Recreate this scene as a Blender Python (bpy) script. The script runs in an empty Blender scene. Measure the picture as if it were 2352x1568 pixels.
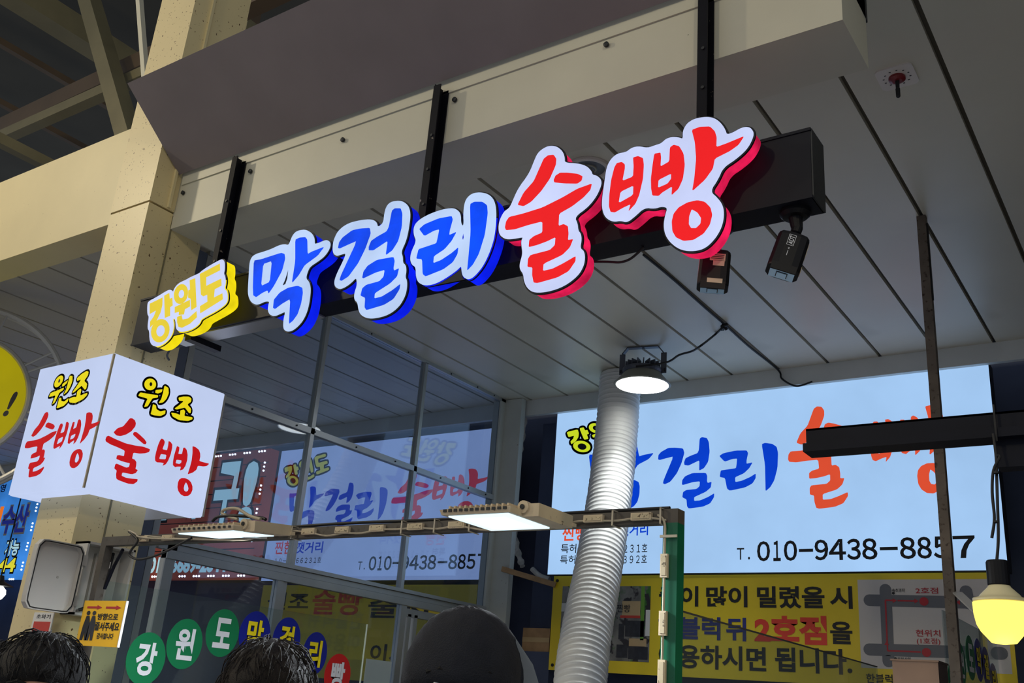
import bpy, bmesh, math, random
from mathutils import Vector, Matrix
random.seed(7)
sc = bpy.context.scene
COL = sc.collection

# ------------------------------------------------------------------ camera
F_PX = 2281.015
CW = Vector((0.0, 0.0, 1.5))
RR = ((0.82571403, 0.55895139, 0.0759584),      # right
      (-0.13654913, 0.32871223, -0.93450661),   # down
      (-0.54731222, 0.76126317, 0.34774663))    # forward
cam = bpy.data.cameras.new('camera'); camo = bpy.data.objects.new('camera', cam); COL.objects.link(camo)
cam.sensor_width = 36.0; cam.lens = F_PX / 2352 * 36.0; cam.clip_start = 0.05; cam.clip_end = 200
r, d, f = (Vector(v) for v in RR)
camo.matrix_world = Matrix(((r.x, -d.x, -f.x, CW.x), (r.y, -d.y, -f.y, CW.y), (r.z, -d.z, -f.z, CW.z), (0, 0, 0, 1)))
sc.camera = camo

# ------------------------------------------------------------------ light and exposure
sc.view_settings.view_transform = 'Standard'; sc.view_settings.look = 'None'
sc.view_settings.exposure = 0.0; sc.view_settings.gamma = 1.0
try: sc.view_settings.use_curve_mapping = False
except Exception: pass
w = bpy.data.worlds.new('world'); sc.world = w; w.use_nodes = True
w.node_tree.nodes['Background'].inputs[0].default_value = (0.66, 0.73, 0.84, 1)
w.node_tree.nodes['Background'].inputs[1].default_value = 0.42
HALL_LAMPS = [  # unseen pendant lamps over the lane, middle one added to brighten the fascia: x, y, z, watts
    (-6.2, -0.6, 5.0, 270), (-2.4, -3.0, 5.2, 130), (1.6, -1.6, 4.9, 110)]

# ------------------------------------------------------------------ pixel to place helpers (2352x1568)
def ray(x, y):
    a, b = (x - 1176) / F_PX, (y - 784) / F_PX
    return r * a + d * b + f
def onX(x, y, c): v = ray(x, y); return CW + v * ((c - CW.x) / v.x)
def onY(x, y, c): v = ray(x, y); return CW + v * ((c - CW.y) / v.y)
def onZ(x, y, c): v = ray(x, y); return CW + v * ((c - CW.z) / v.z)

# ------------------------------------------------------------------ materials
def lin(c):
    return tuple(((v / 255) / 12.92 if v / 255 <= 0.04045 else ((v / 255 + 0.055) / 1.055) ** 2.4) for v in c) + (1.0,)
MATS = {}
def mat(name, col, rough=0.6, metal=0.0, var=0.08, scale=6.0, emit=0.0, emit_var=0.0, spots=None, bump=0.0, ecol=None, spec=None, streak=None):
    m = bpy.data.materials.new(name); m.use_nodes = True; nt = m.node_tree; N = nt.nodes; L = nt.links
    b = N['Principled BSDF']
    b.inputs['Roughness'].default_value = rough; b.inputs['Metallic'].default_value = metal
    tc = N.new('ShaderNodeTexCoord'); no = N.new('ShaderNodeTexNoise'); no.inputs['Scale'].default_value = scale; no.inputs['Detail'].default_value = 5
    L.new(tc.outputs['Object'], no.inputs['Vector'])
    rp = N.new('ShaderNodeValToRGB'); c = lin(col)
    rp.color_ramp.elements[0].position = 0.3; rp.color_ramp.elements[1].position = 0.72
    rp.color_ramp.elements[0].color = tuple(v * (1 - var) for v in c[:3]) + (1,)
    rp.color_ramp.elements[1].color = tuple(min(1, v * (1 + var)) for v in c[:3]) + (1,)
    L.new(no.outputs['Fac'], rp.inputs['Fac']); out = rp.outputs['Color']
    def layer(out, colr, sc_, lo, hi, vec=None):
        n2 = N.new('ShaderNodeTexNoise'); n2.inputs['Scale'].default_value = sc_; n2.inputs['Detail'].default_value = 3
        if vec is not None:
            mp = N.new('ShaderNodeMapping'); mp.inputs['Scale'].default_value = vec
            L.new(tc.outputs['Object'], mp.inputs['Vector']); L.new(mp.outputs['Vector'], n2.inputs['Vector'])
        else: L.new(tc.outputs['Object'], n2.inputs['Vector'])
        r2 = N.new('ShaderNodeValToRGB'); r2.color_ramp.elements[0].position = lo; r2.color_ramp.elements[1].position = hi
        L.new(n2.outputs['Fac'], r2.inputs['Fac'])
        mx = N.new('ShaderNodeMix'); mx.data_type = 'RGBA'
        L.new(r2.outputs['Color'], mx.inputs['Factor']); L.new(out, mx.inputs[6]); mx.inputs[7].default_value = lin(colr)
        return mx.outputs[2]
    if spots: out = layer(out, *spots)
    if streak: out = layer(out, *streak)
    L.new(out, b.inputs['Base Color'])
    if bump:
        bp = N.new('ShaderNodeBump'); bp.inputs['Strength'].default_value = bump; bp.inputs['Distance'].default_value = 0.004
        n3 = N.new('ShaderNodeTexNoise'); n3.inputs['Scale'].default_value = scale * 12
        L.new(tc.outputs['Object'], n3.inputs['Vector']); L.new(n3.outputs['Fac'], bp.inputs['Height']); L.new(bp.outputs['Normal'], b.inputs['Normal'])
    if emit > 0:
        e = lin(ecol or col)
        if emit_var:
            r3 = N.new('ShaderNodeValToRGB'); r3.color_ramp.elements[0].position = 0.3; r3.color_ramp.elements[1].position = 0.7
            r3.color_ramp.elements[0].color = tuple(v * (1 - emit_var) for v in e[:3]) + (1,)
            r3.color_ramp.elements[1].color = tuple(v * (1 + emit_var) for v in e[:3]) + (1,)
            L.new(no.outputs['Fac'], r3.inputs['Fac']); L.new(r3.outputs['Color'], b.inputs['Emission Color'])
        else: b.inputs['Emission Color'].default_value = e
        b.inputs['Emission Strength'].default_value = emit
        b.inputs['Base Color'].default_value = (0.004, 0.004, 0.004, 1)
        for l in list(b.inputs['Base Color'].links): L.remove(l)
        b.inputs['Specular IOR Level'].default_value = 0.05
    if spec is not None: b.inputs['Specular IOR Level'].default_value = spec
    MATS[name] = m; return m
def glass_mat(name, tint, refl_ior=1.5, haze=0.0):
    m = bpy.data.materials.new(name); m.use_nodes = True; nt = m.node_tree; N = nt.nodes; L = nt.links
    for n in list(N):
        if n.type == 'BSDF_PRINCIPLED': N.remove(n)
    o = [n for n in N if n.type == 'OUTPUT_MATERIAL'][0]
    tr = N.new('ShaderNodeBsdfTransparent'); tr.inputs[0].default_value = lin(tint)
    gl = N.new('ShaderNodeBsdfGlossy'); gl.inputs['Roughness'].default_value = 0.02; gl.inputs[0].default_value = (0.92, 0.95, 1, 1)
    fr = N.new('ShaderNodeFresnel'); ge = N.new('ShaderNodeNewGeometry'); mr = N.new('ShaderNodeMapRange')   # same pane reflectance from both of its faces
    mr.inputs['To Min'].default_value = refl_ior; mr.inputs['To Max'].default_value = 1 / refl_ior
    L.new(ge.outputs['Backfacing'], mr.inputs['Value']); L.new(mr.outputs[0], fr.inputs[0])
    mx = N.new('ShaderNodeMixShader'); L.new(fr.outputs[0], mx.inputs[0]); L.new(tr.outputs[0], mx.inputs[1]); L.new(gl.outputs[0], mx.inputs[2])
    last = mx
    if haze:
        df = N.new('ShaderNodeBsdfDiffuse'); df.inputs[0].default_value = (0.5, 0.55, 0.62, 1)
        m2 = N.new('ShaderNodeMixShader'); m2.inputs[0].default_value = haze
        L.new(mx.outputs[0], m2.inputs[1]); L.new(df.outputs[0], m2.inputs[2]); last = m2
    L.new(last.outputs[0], o.inputs[0]); MATS[name] = m; return m

mat('cream_paint', (214, 198, 150), 0.45, var=0.05, scale=3, spots=((96, 66, 34), 95, 0.74, 0.77))
mat('cream_column', (216, 198, 148), 0.4, var=0.05, scale=2.5, spots=((92, 62, 32), 85, 0.668, 0.70))
mat('fascia_paint', (196, 192, 172), 0.5, var=0.05, scale=3, spots=((70, 64, 55), 40, 0.76, 0.79))
mat('soffit_board', (118, 108, 108), 0.65, var=0.07, scale=4)
mat('ceiling_panel', (206, 200, 182), 0.38, var=0.035, scale=2.0, spots=((140, 130, 106), 1.3, 0.62, 0.95))
mat('ceiling_gap', (92, 88, 78), 0.8)
mat('header_white', (205, 208, 206), 0.45, var=0.05, scale=5, spots=((120, 90, 60), 30, 0.73, 0.77))
mat('wall_dark', (66, 75, 100), 0.8, var=0.2, scale=3)
mat('wall_dark_grey', (60, 58, 54), 0.85, var=0.2, scale=3)  # dark grey wall tone, varied by noise
mat('floor_concrete', (150, 154, 166), 0.7, var=0.15, scale=1.5)
mat('roof_dark', (64, 62, 55), 0.85, var=0.2, scale=1)
mat('truss_brown', (92, 76, 58), 0.6, var=0.12, scale=3)
mat('truss_olive', (122, 114, 84), 0.6, var=0.12, scale=3)
mat('black_metal', (14, 16, 27), 0.5, 0.0, var=0.2, scale=8, spec=0.18)
mat('black_post', (12, 13, 22), 0.6, 0.0, var=0.2, scale=10, spec=0.15, spots=((150, 140, 125), 38, 0.71, 0.75))
mat('black_plastic', (16, 16, 19), 0.5, var=0.15, spec=0.25)
mat('black_rubber', (14, 14, 15), 0.6)
mat('dark_steel', (40, 42, 44), 0.5, 0.3, var=0.2)
mat('rust_pole', (104, 94, 84), 0.6, 0.2, var=0.2, scale=12, spots=((58, 44, 36), 55, 0.58, 0.7))
mat('brown_tube', (84, 78, 70), 0.55, 0.2, var=0.2, scale=14, spots=((58, 46, 36), 40, 0.6, 0.75))
mat('green_paint', (14, 96, 66), 0.35, var=0.15, scale=10, spots=((10, 40, 30), 70, 0.70, 0.74))
mat('aluminium', (178, 180, 178), 0.35, 0.6, var=0.06, scale=8)
mat('old_white_frame', (192, 194, 186), 0.5, var=0.06, scale=6, spots=((110, 100, 84), 50, 0.72, 0.78))
mat('grey_post', (92, 100, 118), 0.4, 0.2, var=0.1)
mat('duct_white', (226, 226, 222), 0.42, var=0.03, scale=5)
mat('lamp_grey', (90, 94, 104), 0.45, 0.4, var=0.1)
mat('lamp_shade_grey', (150, 150, 138), 0.5, 0.2, var=0.06)
mat('flood_beige', (206, 188, 156), 0.55, var=0.1, scale=12, spots=((110, 92, 70), 60, 0.68, 0.74))
mat('module_beige', (196, 180, 146), 0.5, var=0.1, scale=30, spots=((92, 78, 56), 120, 0.60, 0.66))
mat('wire_beige', (176, 164, 140), 0.6, var=0.1)
mat('cable_tie', (190, 180, 158), 0.5)
mat('box_grey', (190, 186, 178), 0.5, var=0.05, scale=4)
mat('box_inner', (164, 160, 150), 0.6, var=0.08, scale=4)
mat('gasket', (28, 27, 25), 0.7)
mat('chrome', (210, 212, 214), 0.18, 1.0, var=0.02)
mat('copper_steel', (150, 122, 100), 0.4, 0.7, var=0.1)
mat('ring_metal', (206, 204, 198), 0.35, 0.1, var=0.05)
mat('wood_stick', (168, 134, 96), 0.7, var=0.2, scale=14)
mat('foam_white', (212, 210, 204), 0.85, var=0.2, scale=25, bump=0.6)
mat('vinyl_yellow', (232, 204, 36), 0.45, var=0.03, scale=4)
mat('vinyl_white', (222, 220, 214), 0.5, var=0.02)
mat('map_paper', (204, 198, 194), 0.5, var=0.02)
mat('map_road', (104, 106, 112), 0.5, var=0.02)
mat('ink_black', (24, 24, 26), 0.5)
mat('ink_navy', (38, 46, 122), 0.5)
mat('ink_red', (226, 66, 46), 0.5)
mat('ink_crimson', (176, 36, 46), 0.5)
mat('notice_yellow', (240, 186, 24), 0.45, var=0.03)
mat('sticker_green', (26, 120, 74), 0.35, var=0.02)
mat('sticker_blue', (26, 36, 140), 0.35, var=0.02)
mat('sticker_red', (204, 34, 32), 0.35, var=0.02)
mat('sticker_white', (226, 226, 228), 0.4)
mat('sticker_yellow', (246, 222, 24), 0.4)
mat('plate_white', (216, 208, 200), 0.5, var=0.03)
mat('rosette_red', (120, 26, 30), 0.4)
mat('photo_print', (120, 118, 112), 0.4, var=0.5, scale=9, spots=((60, 110, 40), 7, 0.55, 0.6), streak=((44, 38, 40), 11, 0.54, 0.58))
mat('photo_tan', (190, 162, 118), 0.5)
mat('photo_green', (104, 156, 52), 0.5)
mat('photo_dark', (44, 44, 50), 0.5, var=0.4, scale=30)
mat('photo_red', (196, 60, 44), 0.5)
mat('paper_pale', (206, 214, 204), 0.6, var=0.03)
mat('skin', (204, 150, 118), 0.5, var=0.05)
mat('hair_black', (16, 13, 12), 0.6, var=0.4, scale=60, bump=0.5, spec=0.25)
mat('hair_brown', (30, 24, 20), 0.6, var=0.4, scale=60, bump=0.5, spec=0.25)
mat('knit_cap', (22, 24, 32), 0.9, var=0.2, scale=40, bump=0.5)
mat('brim_grey', (112, 118, 122), 0.7)
mat('jacket_red', (190, 40, 34), 0.6, var=0.08)
mat('jacket_black', (30, 30, 34), 0.7, var=0.1)
mat('jacket_blue', (44, 54, 84), 0.7, var=0.1)
mat('jacket_grey', (96, 96, 98), 0.7, var=0.1)
mat('trousers', (40, 42, 52), 0.8, var=0.1)
mat('shoe', (30, 28, 28), 0.6)
mat('eye_white', (230, 228, 222), 0.3)
mat('lip', (168, 96, 88), 0.5)
# light-giving surfaces, and one unlit sign given a glow
mat('led_white', (206, 216, 255), emit=0.98, emit_var=0.08, scale=5)
mat('led_white_blue', (190, 213, 250), emit=0.98, emit_var=0.10, scale=5)
mat('led_red', (240, 32, 36), emit=1.0, emit_var=0.04, scale=6)
mat('led_blue', (0, 74, 250), emit=1.0, emit_var=0.30, scale=7)
mat('led_yellow', (236, 210, 56), emit=0.95, emit_var=0.06, scale=8)
mat('side_red', (232, 28, 84), emit=0.85, emit_var=0.45, scale=16)
mat('side_blue', (6, 28, 232), emit=0.95, emit_var=0.30, scale=12)
mat('side_yellow', (244, 222, 16), emit=0.98, emit_var=0.15, scale=16)
mat('box_sign_face', (198, 212, 246), emit=0.94, emit_var=0.06, scale=2.5)
mat('box_sign_red', (206, 24, 30), emit=0.85, emit_var=0.08, scale=20)
mat('box_sign_yellow', (240, 222, 24), emit=0.92, emit_var=0.05)
mat('panel_face', (166, 204, 246), emit=0.95, emit_var=0.07, scale=2.0)
mat('panel_red', (228, 82, 52), emit=0.9, emit_var=0.04)
mat('panel_blue', (4, 62, 206), emit=0.95, emit_var=0.08)
mat('panel_lime', (206, 224, 38), emit=0.92)
mat('panel_face_dim', (170, 190, 236), emit=0.72, emit_var=0.08, scale=2.0)  # dim set: unlit sign behind the glass, light falling on it put in as glow
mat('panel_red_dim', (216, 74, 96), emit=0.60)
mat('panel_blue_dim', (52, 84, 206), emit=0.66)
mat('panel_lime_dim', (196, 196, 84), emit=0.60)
mat('neighbour_blue', (58, 130, 214), emit=0.75, emit_var=0.5, scale=1.6)
mat('neighbour_red', (150, 74, 62), emit=0.55, emit_var=0.5, scale=1.2)
mat('neighbour_letter', (176, 216, 226), emit=0.85)
mat('neighbour_navy', (30, 40, 120), emit=0.8)
mat('neighbour_orange', (240, 120, 40), emit=0.85)
mat('neighbour_yellow', (232, 224, 60), emit=0.85)
mat('led_dot', (235, 245, 255), emit=4.0)
mat('lens_white', (250, 252, 248), emit=1.9)
mat('lens_high_bay', (250, 252, 248), emit=8.0)
mat('lens_edge', (200, 232, 250), emit=1.6)
mat('bulb_glow', (255, 232, 110), emit=1.9, ecol=(255, 226, 96))
mat('bulb_body', (226, 214, 168), 0.4, var=0.03)
mat('camera_window', (176, 214, 246), 0.1, var=0.02)
mat('round_sign_yellow', (206, 190, 20), emit=0.55, emit_var=0.05)
glass_mat('window_glass', (216, 226, 238), 1.5, haze=0.03)
glass_mat('guard_glass', (240, 246, 243), 1.35, haze=0.02)

# ------------------------------------------------------------------ mesh builder
class MB:
    def __init__(s): s.v = []; s.f = []
    def add(s, vs, fs):
        o = len(s.v); s.v += [Vector(p) for p in vs]; s.f += [tuple(i + o for i in q) for q in fs]; return s
    def box(s, x0, x1, y0, y1, z0, z1):
        vs = [(x, y, z) for z in (z0, z1) for y in (y0, y1) for x in (x0, x1)]
        return s.add(vs, [(0, 2, 3, 1), (4, 5, 7, 6), (0, 1, 5, 4), (2, 6, 7, 3), (0, 4, 6, 2), (1, 3, 7, 5)])
    def obox(s, c, ax, ay, az, hx, hy, hz):
        c = Vector(c); vs = [c + ax * (hx * i) + ay * (hy * j) + az * (hz * k) for k in (-1, 1) for j in (-1, 1) for i in (-1, 1)]
        return s.add(vs, [(0, 2, 3, 1), (4, 5, 7, 6), (0, 1, 5, 4), (2, 6, 7, 3), (0, 4, 6, 2), (1, 3, 7, 5)])
    def bar(s, a, b, wx, wy, up=(0, 0, 1)):
        a = Vector(a); b = Vector(b); t = (b - a).normalized(); up = Vector(up)
        if abs(t.dot(up)) > 0.99: up = Vector((0, 1, 0))
        p = t.cross(up).normalized(); q = p.cross(t).normalized()
        return s.obox((a + b) / 2, t, p, q, (b - a).length / 2, wx / 2, wy / 2)
    def tube(s, pts, rad, n=8, cap=True):
        pts = [Vector(p) for p in pts]; rad = rad if isinstance(rad, (list, tuple)) else [rad] * len(pts)
        o = len(s.v); prev = None
        for i, p in enumerate(pts):
            t = (pts[min(i + 1, len(pts) - 1)] - pts[max(i - 1, 0)])
            t = t.normalized() if t.length > 1e-9 else Vector((0, 0, 1))
            if prev is None:
                u = t.cross(Vector((0, 0, 1)))
                if u.length < 0.05: u = t.cross(Vector((0, 1, 0)))
            else: u = prev - t * prev.dot(t)
            u.normalize(); prev = u; q = t.cross(u)
            for k in range(n):
                a = 2 * math.pi * k / n; s.v.append(p + (u * math.cos(a) + q * math.sin(a)) * rad[i])
        m = len(pts)
        for i in range(m - 1):
            for k in range(n):
                a = o + i * n + k; b = o + i * n + (k + 1) % n; s.f.append((a, b, b + n, a + n))
        if cap:
            s.f.append(tuple(o + k for k in reversed(range(n)))); s.f.append(tuple(o + (m - 1) * n + k for k in range(n)))
        return s
    def lathe(s, c, prof, n=32, axis=(0, 0, 1), cap=True):
        ax = Vector(axis).normalized(); u = ax.orthogonal().normalized(); q = ax.cross(u); c = Vector(c); o = len(s.v)
        for (rad, h) in prof:
            for k in range(n):
                a = 2 * math.pi * k / n; s.v.append(c + ax * h + (u * math.cos(a) + q * math.sin(a)) * rad)
        m = len(prof)
        for i in range(m - 1):
            for k in range(n):
                a = o + i * n + k; b = o + i * n + (k + 1) % n; s.f.append((a, b, b + n, a + n))
        if cap:
            s.f.append(tuple(o + k for k in reversed(range(n)))); s.f.append(tuple(o + (m - 1) * n + k for k in range(n)))
        return s
    def torus(s, c, R, rr, axis, n=48, m=8):
        ax = Vector(axis).normalized(); u = ax.orthogonal().normalized(); q = ax.cross(u); c = Vector(c); o = len(s.v)
        for k in range(n):
            a = 2 * math.pi * k / n; e = u * math.cos(a) + q * math.sin(a)
            for j in range(m):
                b = 2 * math.pi * j / m; s.v.append(c + e * (R + rr * math.cos(b)) + ax * (rr * math.sin(b)))
        for k in range(n):
            for j in range(m):
                s.f.append((o + k * m + j, o + ((k + 1) % n) * m + j, o + ((k + 1) % n) * m + (j + 1) % m, o + k * m + (j + 1) % m))
        return s
    def fill2d(s, loops, P, off=0.0, thick=0.0, wall=False):
        """loops: [outer, hole, ...] of (u,v); P(u,v,w)->point. Filled face at w=off; with thick a closed slab from off to off+thick."""
        bm = bmesh.new(); eds = []
        for lp in loops:
            vs = [bm.verts.new((a, b, 0)) for a, b in lp]
            for i in range(len(vs)): eds.append(bm.edges.new((vs[i], vs[(i + 1) % len(vs)])))
        bmesh.ops.triangle_fill(bm, use_beauty=True, use_dissolve=False, edges=eds)
        bm.verts.index_update()
        base = [(v.co.x, v.co.y) for v in bm.verts]; tris = [tuple(v.index for v in q.verts) for q in bm.faces]
        bm.free()
        s.add([P(a, b, off) for a, b in base], tris)
        if thick:
            s.add([P(a, b, off + thick) for a, b in base], [tuple(reversed(t)) for t in tris])
            s.walls(loops, P, off, off + thick)
        return s
    def walls(s, loops, P, w0, w1):
        for lp in loops:
            n = len(lp)
            s.add([P(a, b, w0) for a, b in lp] + [P(a, b, w1) for a, b in lp], [(i, (i + 1) % n, n + (i + 1) % n, n + i) for i in range(n)])
        return s
    def build(s, name, m, parent=None, smooth=False, origin=None):
        og = Vector(origin) if origin is not None else (wloc(parent) if parent else Vector((0, 0, 0)))
        me = bpy.data.meshes.new(name); me.from_pydata([tuple(p - og) for p in s.v], [], s.f); me.update()
        if smooth: me.polygons.foreach_set('use_smooth', [True] * len(me.polygons))
        bm = bmesh.new(); bm.from_mesh(me); bmesh.ops.recalc_face_normals(bm, faces=bm.faces[:]); bm.to_mesh(me); bm.free()
        me.materials.append(MATS[m]); o = bpy.data.objects.new(name, me); COL.objects.link(o)
        if parent: o.parent = parent
        else: o.location = og
        return o
def wloc(o):
    v = Vector((0, 0, 0))
    while o: v += o.location; o = o.parent
    return v
def thing(name, label, cat, loc, group=None):
    o = bpy.data.objects.new(name, None); COL.objects.link(o); o.location = loc; o.empty_display_size = 0.1
    o['label'] = label; o['category'] = cat
    if group: o['group'] = group
    return o
def tag(o, label, cat, group=None):
    o['label'] = label; o['category'] = cat
    if group: o['group'] = group
    return o
def struct(o, label=None):
    o['kind'] = 'structure'
    if label: o['label'] = label
    return o
def catmull(pts, n=6):
    pts = [Vector(p) for p in pts]; out = []
    for i in range(len(pts) - 1):
        p0, p1, p2, p3 = pts[max(i - 1, 0)], pts[i], pts[i + 1], pts[min(i + 2, len(pts) - 1)]
        for k in range(n):
            t = k / n; out.append(0.5 * ((2 * p1) + (p2 - p0) * t + (2 * p0 - 5 * p1 + 4 * p2 - p3) * t * t + (3 * p1 - p0 - 3 * p2 + p3) * t ** 3))
    out.append(pts[-1]); return out
def chaikin(lp, it=1, q=0.25):
    for _ in range(it):
        o = []
        for i in range(len(lp)):
            a, b = lp[i], lp[(i + 1) % len(lp)]
            o.append((a[0] * (1 - q) + b[0] * q, a[1] * (1 - q) + b[1] * q)); o.append((a[0] * q + b[0] * (1 - q), a[1] * q + b[1] * (1 - q)))
        lp = o
    return lp
def ell(cx, cy, rx, ry, n=24, rot=0.0):
    c, s_ = math.cos(rot), math.sin(rot)
    return [(cx + rx * math.cos(2 * math.pi * k / n) * c - ry * math.sin(2 * math.pi * k / n) * s_, cy + rx * math.cos(2 * math.pi * k / n) * s_ + ry * math.sin(2 * math.pi * k / n) * c) for k in range(n)]
def offset(lp, dd):
    n = len(lp); A = sum(lp[i][0] * lp[(i + 1) % n][1] - lp[(i + 1) % n][0] * lp[i][1] for i in range(n)); sg = 1 if A > 0 else -1; o = []
    for i in range(n):
        a, b, c = lp[i - 1], lp[i], lp[(i + 1) % n]
        e1 = Vector((b[0] - a[0], b[1] - a[1])); e2 = Vector((c[0] - b[0], c[1] - b[1]))
        n1 = Vector((e1.y, -e1.x)); n2 = Vector((e2.y, -e2.x))
        if n1.length > 0: n1.normalize()
        if n2.length > 0: n2.normalize()
        m = n1 + n2
        if m.length < 0.3: m = n1
        m.normalize(); o.append((b[0] + m.x * dd * sg, b[1] + m.y * dd * sg))
    return o
def PY(Y): return lambda a, b, w: Vector((a, Y + w, b))           # faces the lane (-Y); u = X, v = Z
def PXp(X): return lambda a, b, w: Vector((X - w, a, b))          # faces +X; u = Y, v = Z

# text laid out as mesh outlines (font built into Blender)
def text_tris(s, bold=0.0):
    cu = bpy.data.curves.new('t', 'FONT'); cu.body = s; cu.size = 1.0; cu.offset = bold; cu.resolution_u = 3
    ob = bpy.data.objects.new('t', cu); COL.objects.link(ob)
    dg = bpy.context.evaluated_depsgraph_get(); me = bpy.data.meshes.new_from_object(ob.evaluated_get(dg))
    vs = [(v.co.x, v.co.y) for v in me.vertices]; fs = [tuple(p.vertices) for p in me.polygons]
    bpy.data.objects.remove(ob); bpy.data.curves.remove(cu); bpy.data.meshes.remove(me)
    return vs, fs
def text_into(mb, s, P, u0, v0, u1, v1, w=0.0, bold=0.0, rise=0.0, shear=0.0):
    vs, fs = text_tris(s, bold)
    if not vs: return mb
    xs = [a for a, b in vs]; ys = [b for a, b in vs]; x0, x1, y0, y1 = min(xs), max(xs), min(ys), max(ys)
    pts = []
    for a, b in vs:
        p, q = (a - x0) / (x1 - x0), (b - y0) / (y1 - y0)
        pts.append(P(u0 + (u1 - u0) * p + shear * q, v0 + (v1 - v0) * q + rise * p, w))
    return mb.add(pts, fs)
def rect_px(on, c, x0, y0, x1, y1):
    """pixel box -> (u0, v0, u1, v1) on plane; on=onY uses X, on=onX uses Y"""
    k = 0 if on is onY else 1; ym = (y0 + y1) / 2; xm = (x0 + x1) / 2
    return on(x0, ym, c)[k], on(xm, y1, c).z, on(x1, ym, c)[k], on(xm, y0, c).z
def text_px(parent, name, s, on, c, box, m, w=0.0, bold=0.0, rise=0.0, shear=0.0):
    P = PY(c) if on is onY else PXp(c); u0, v0, u1, v1 = rect_px(on, c, *box); mb = MB()
    text_into(mb, s, P, u0, v0, u1, v1, w, bold, rise, shear); return mb.build(name, m, parent)

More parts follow.
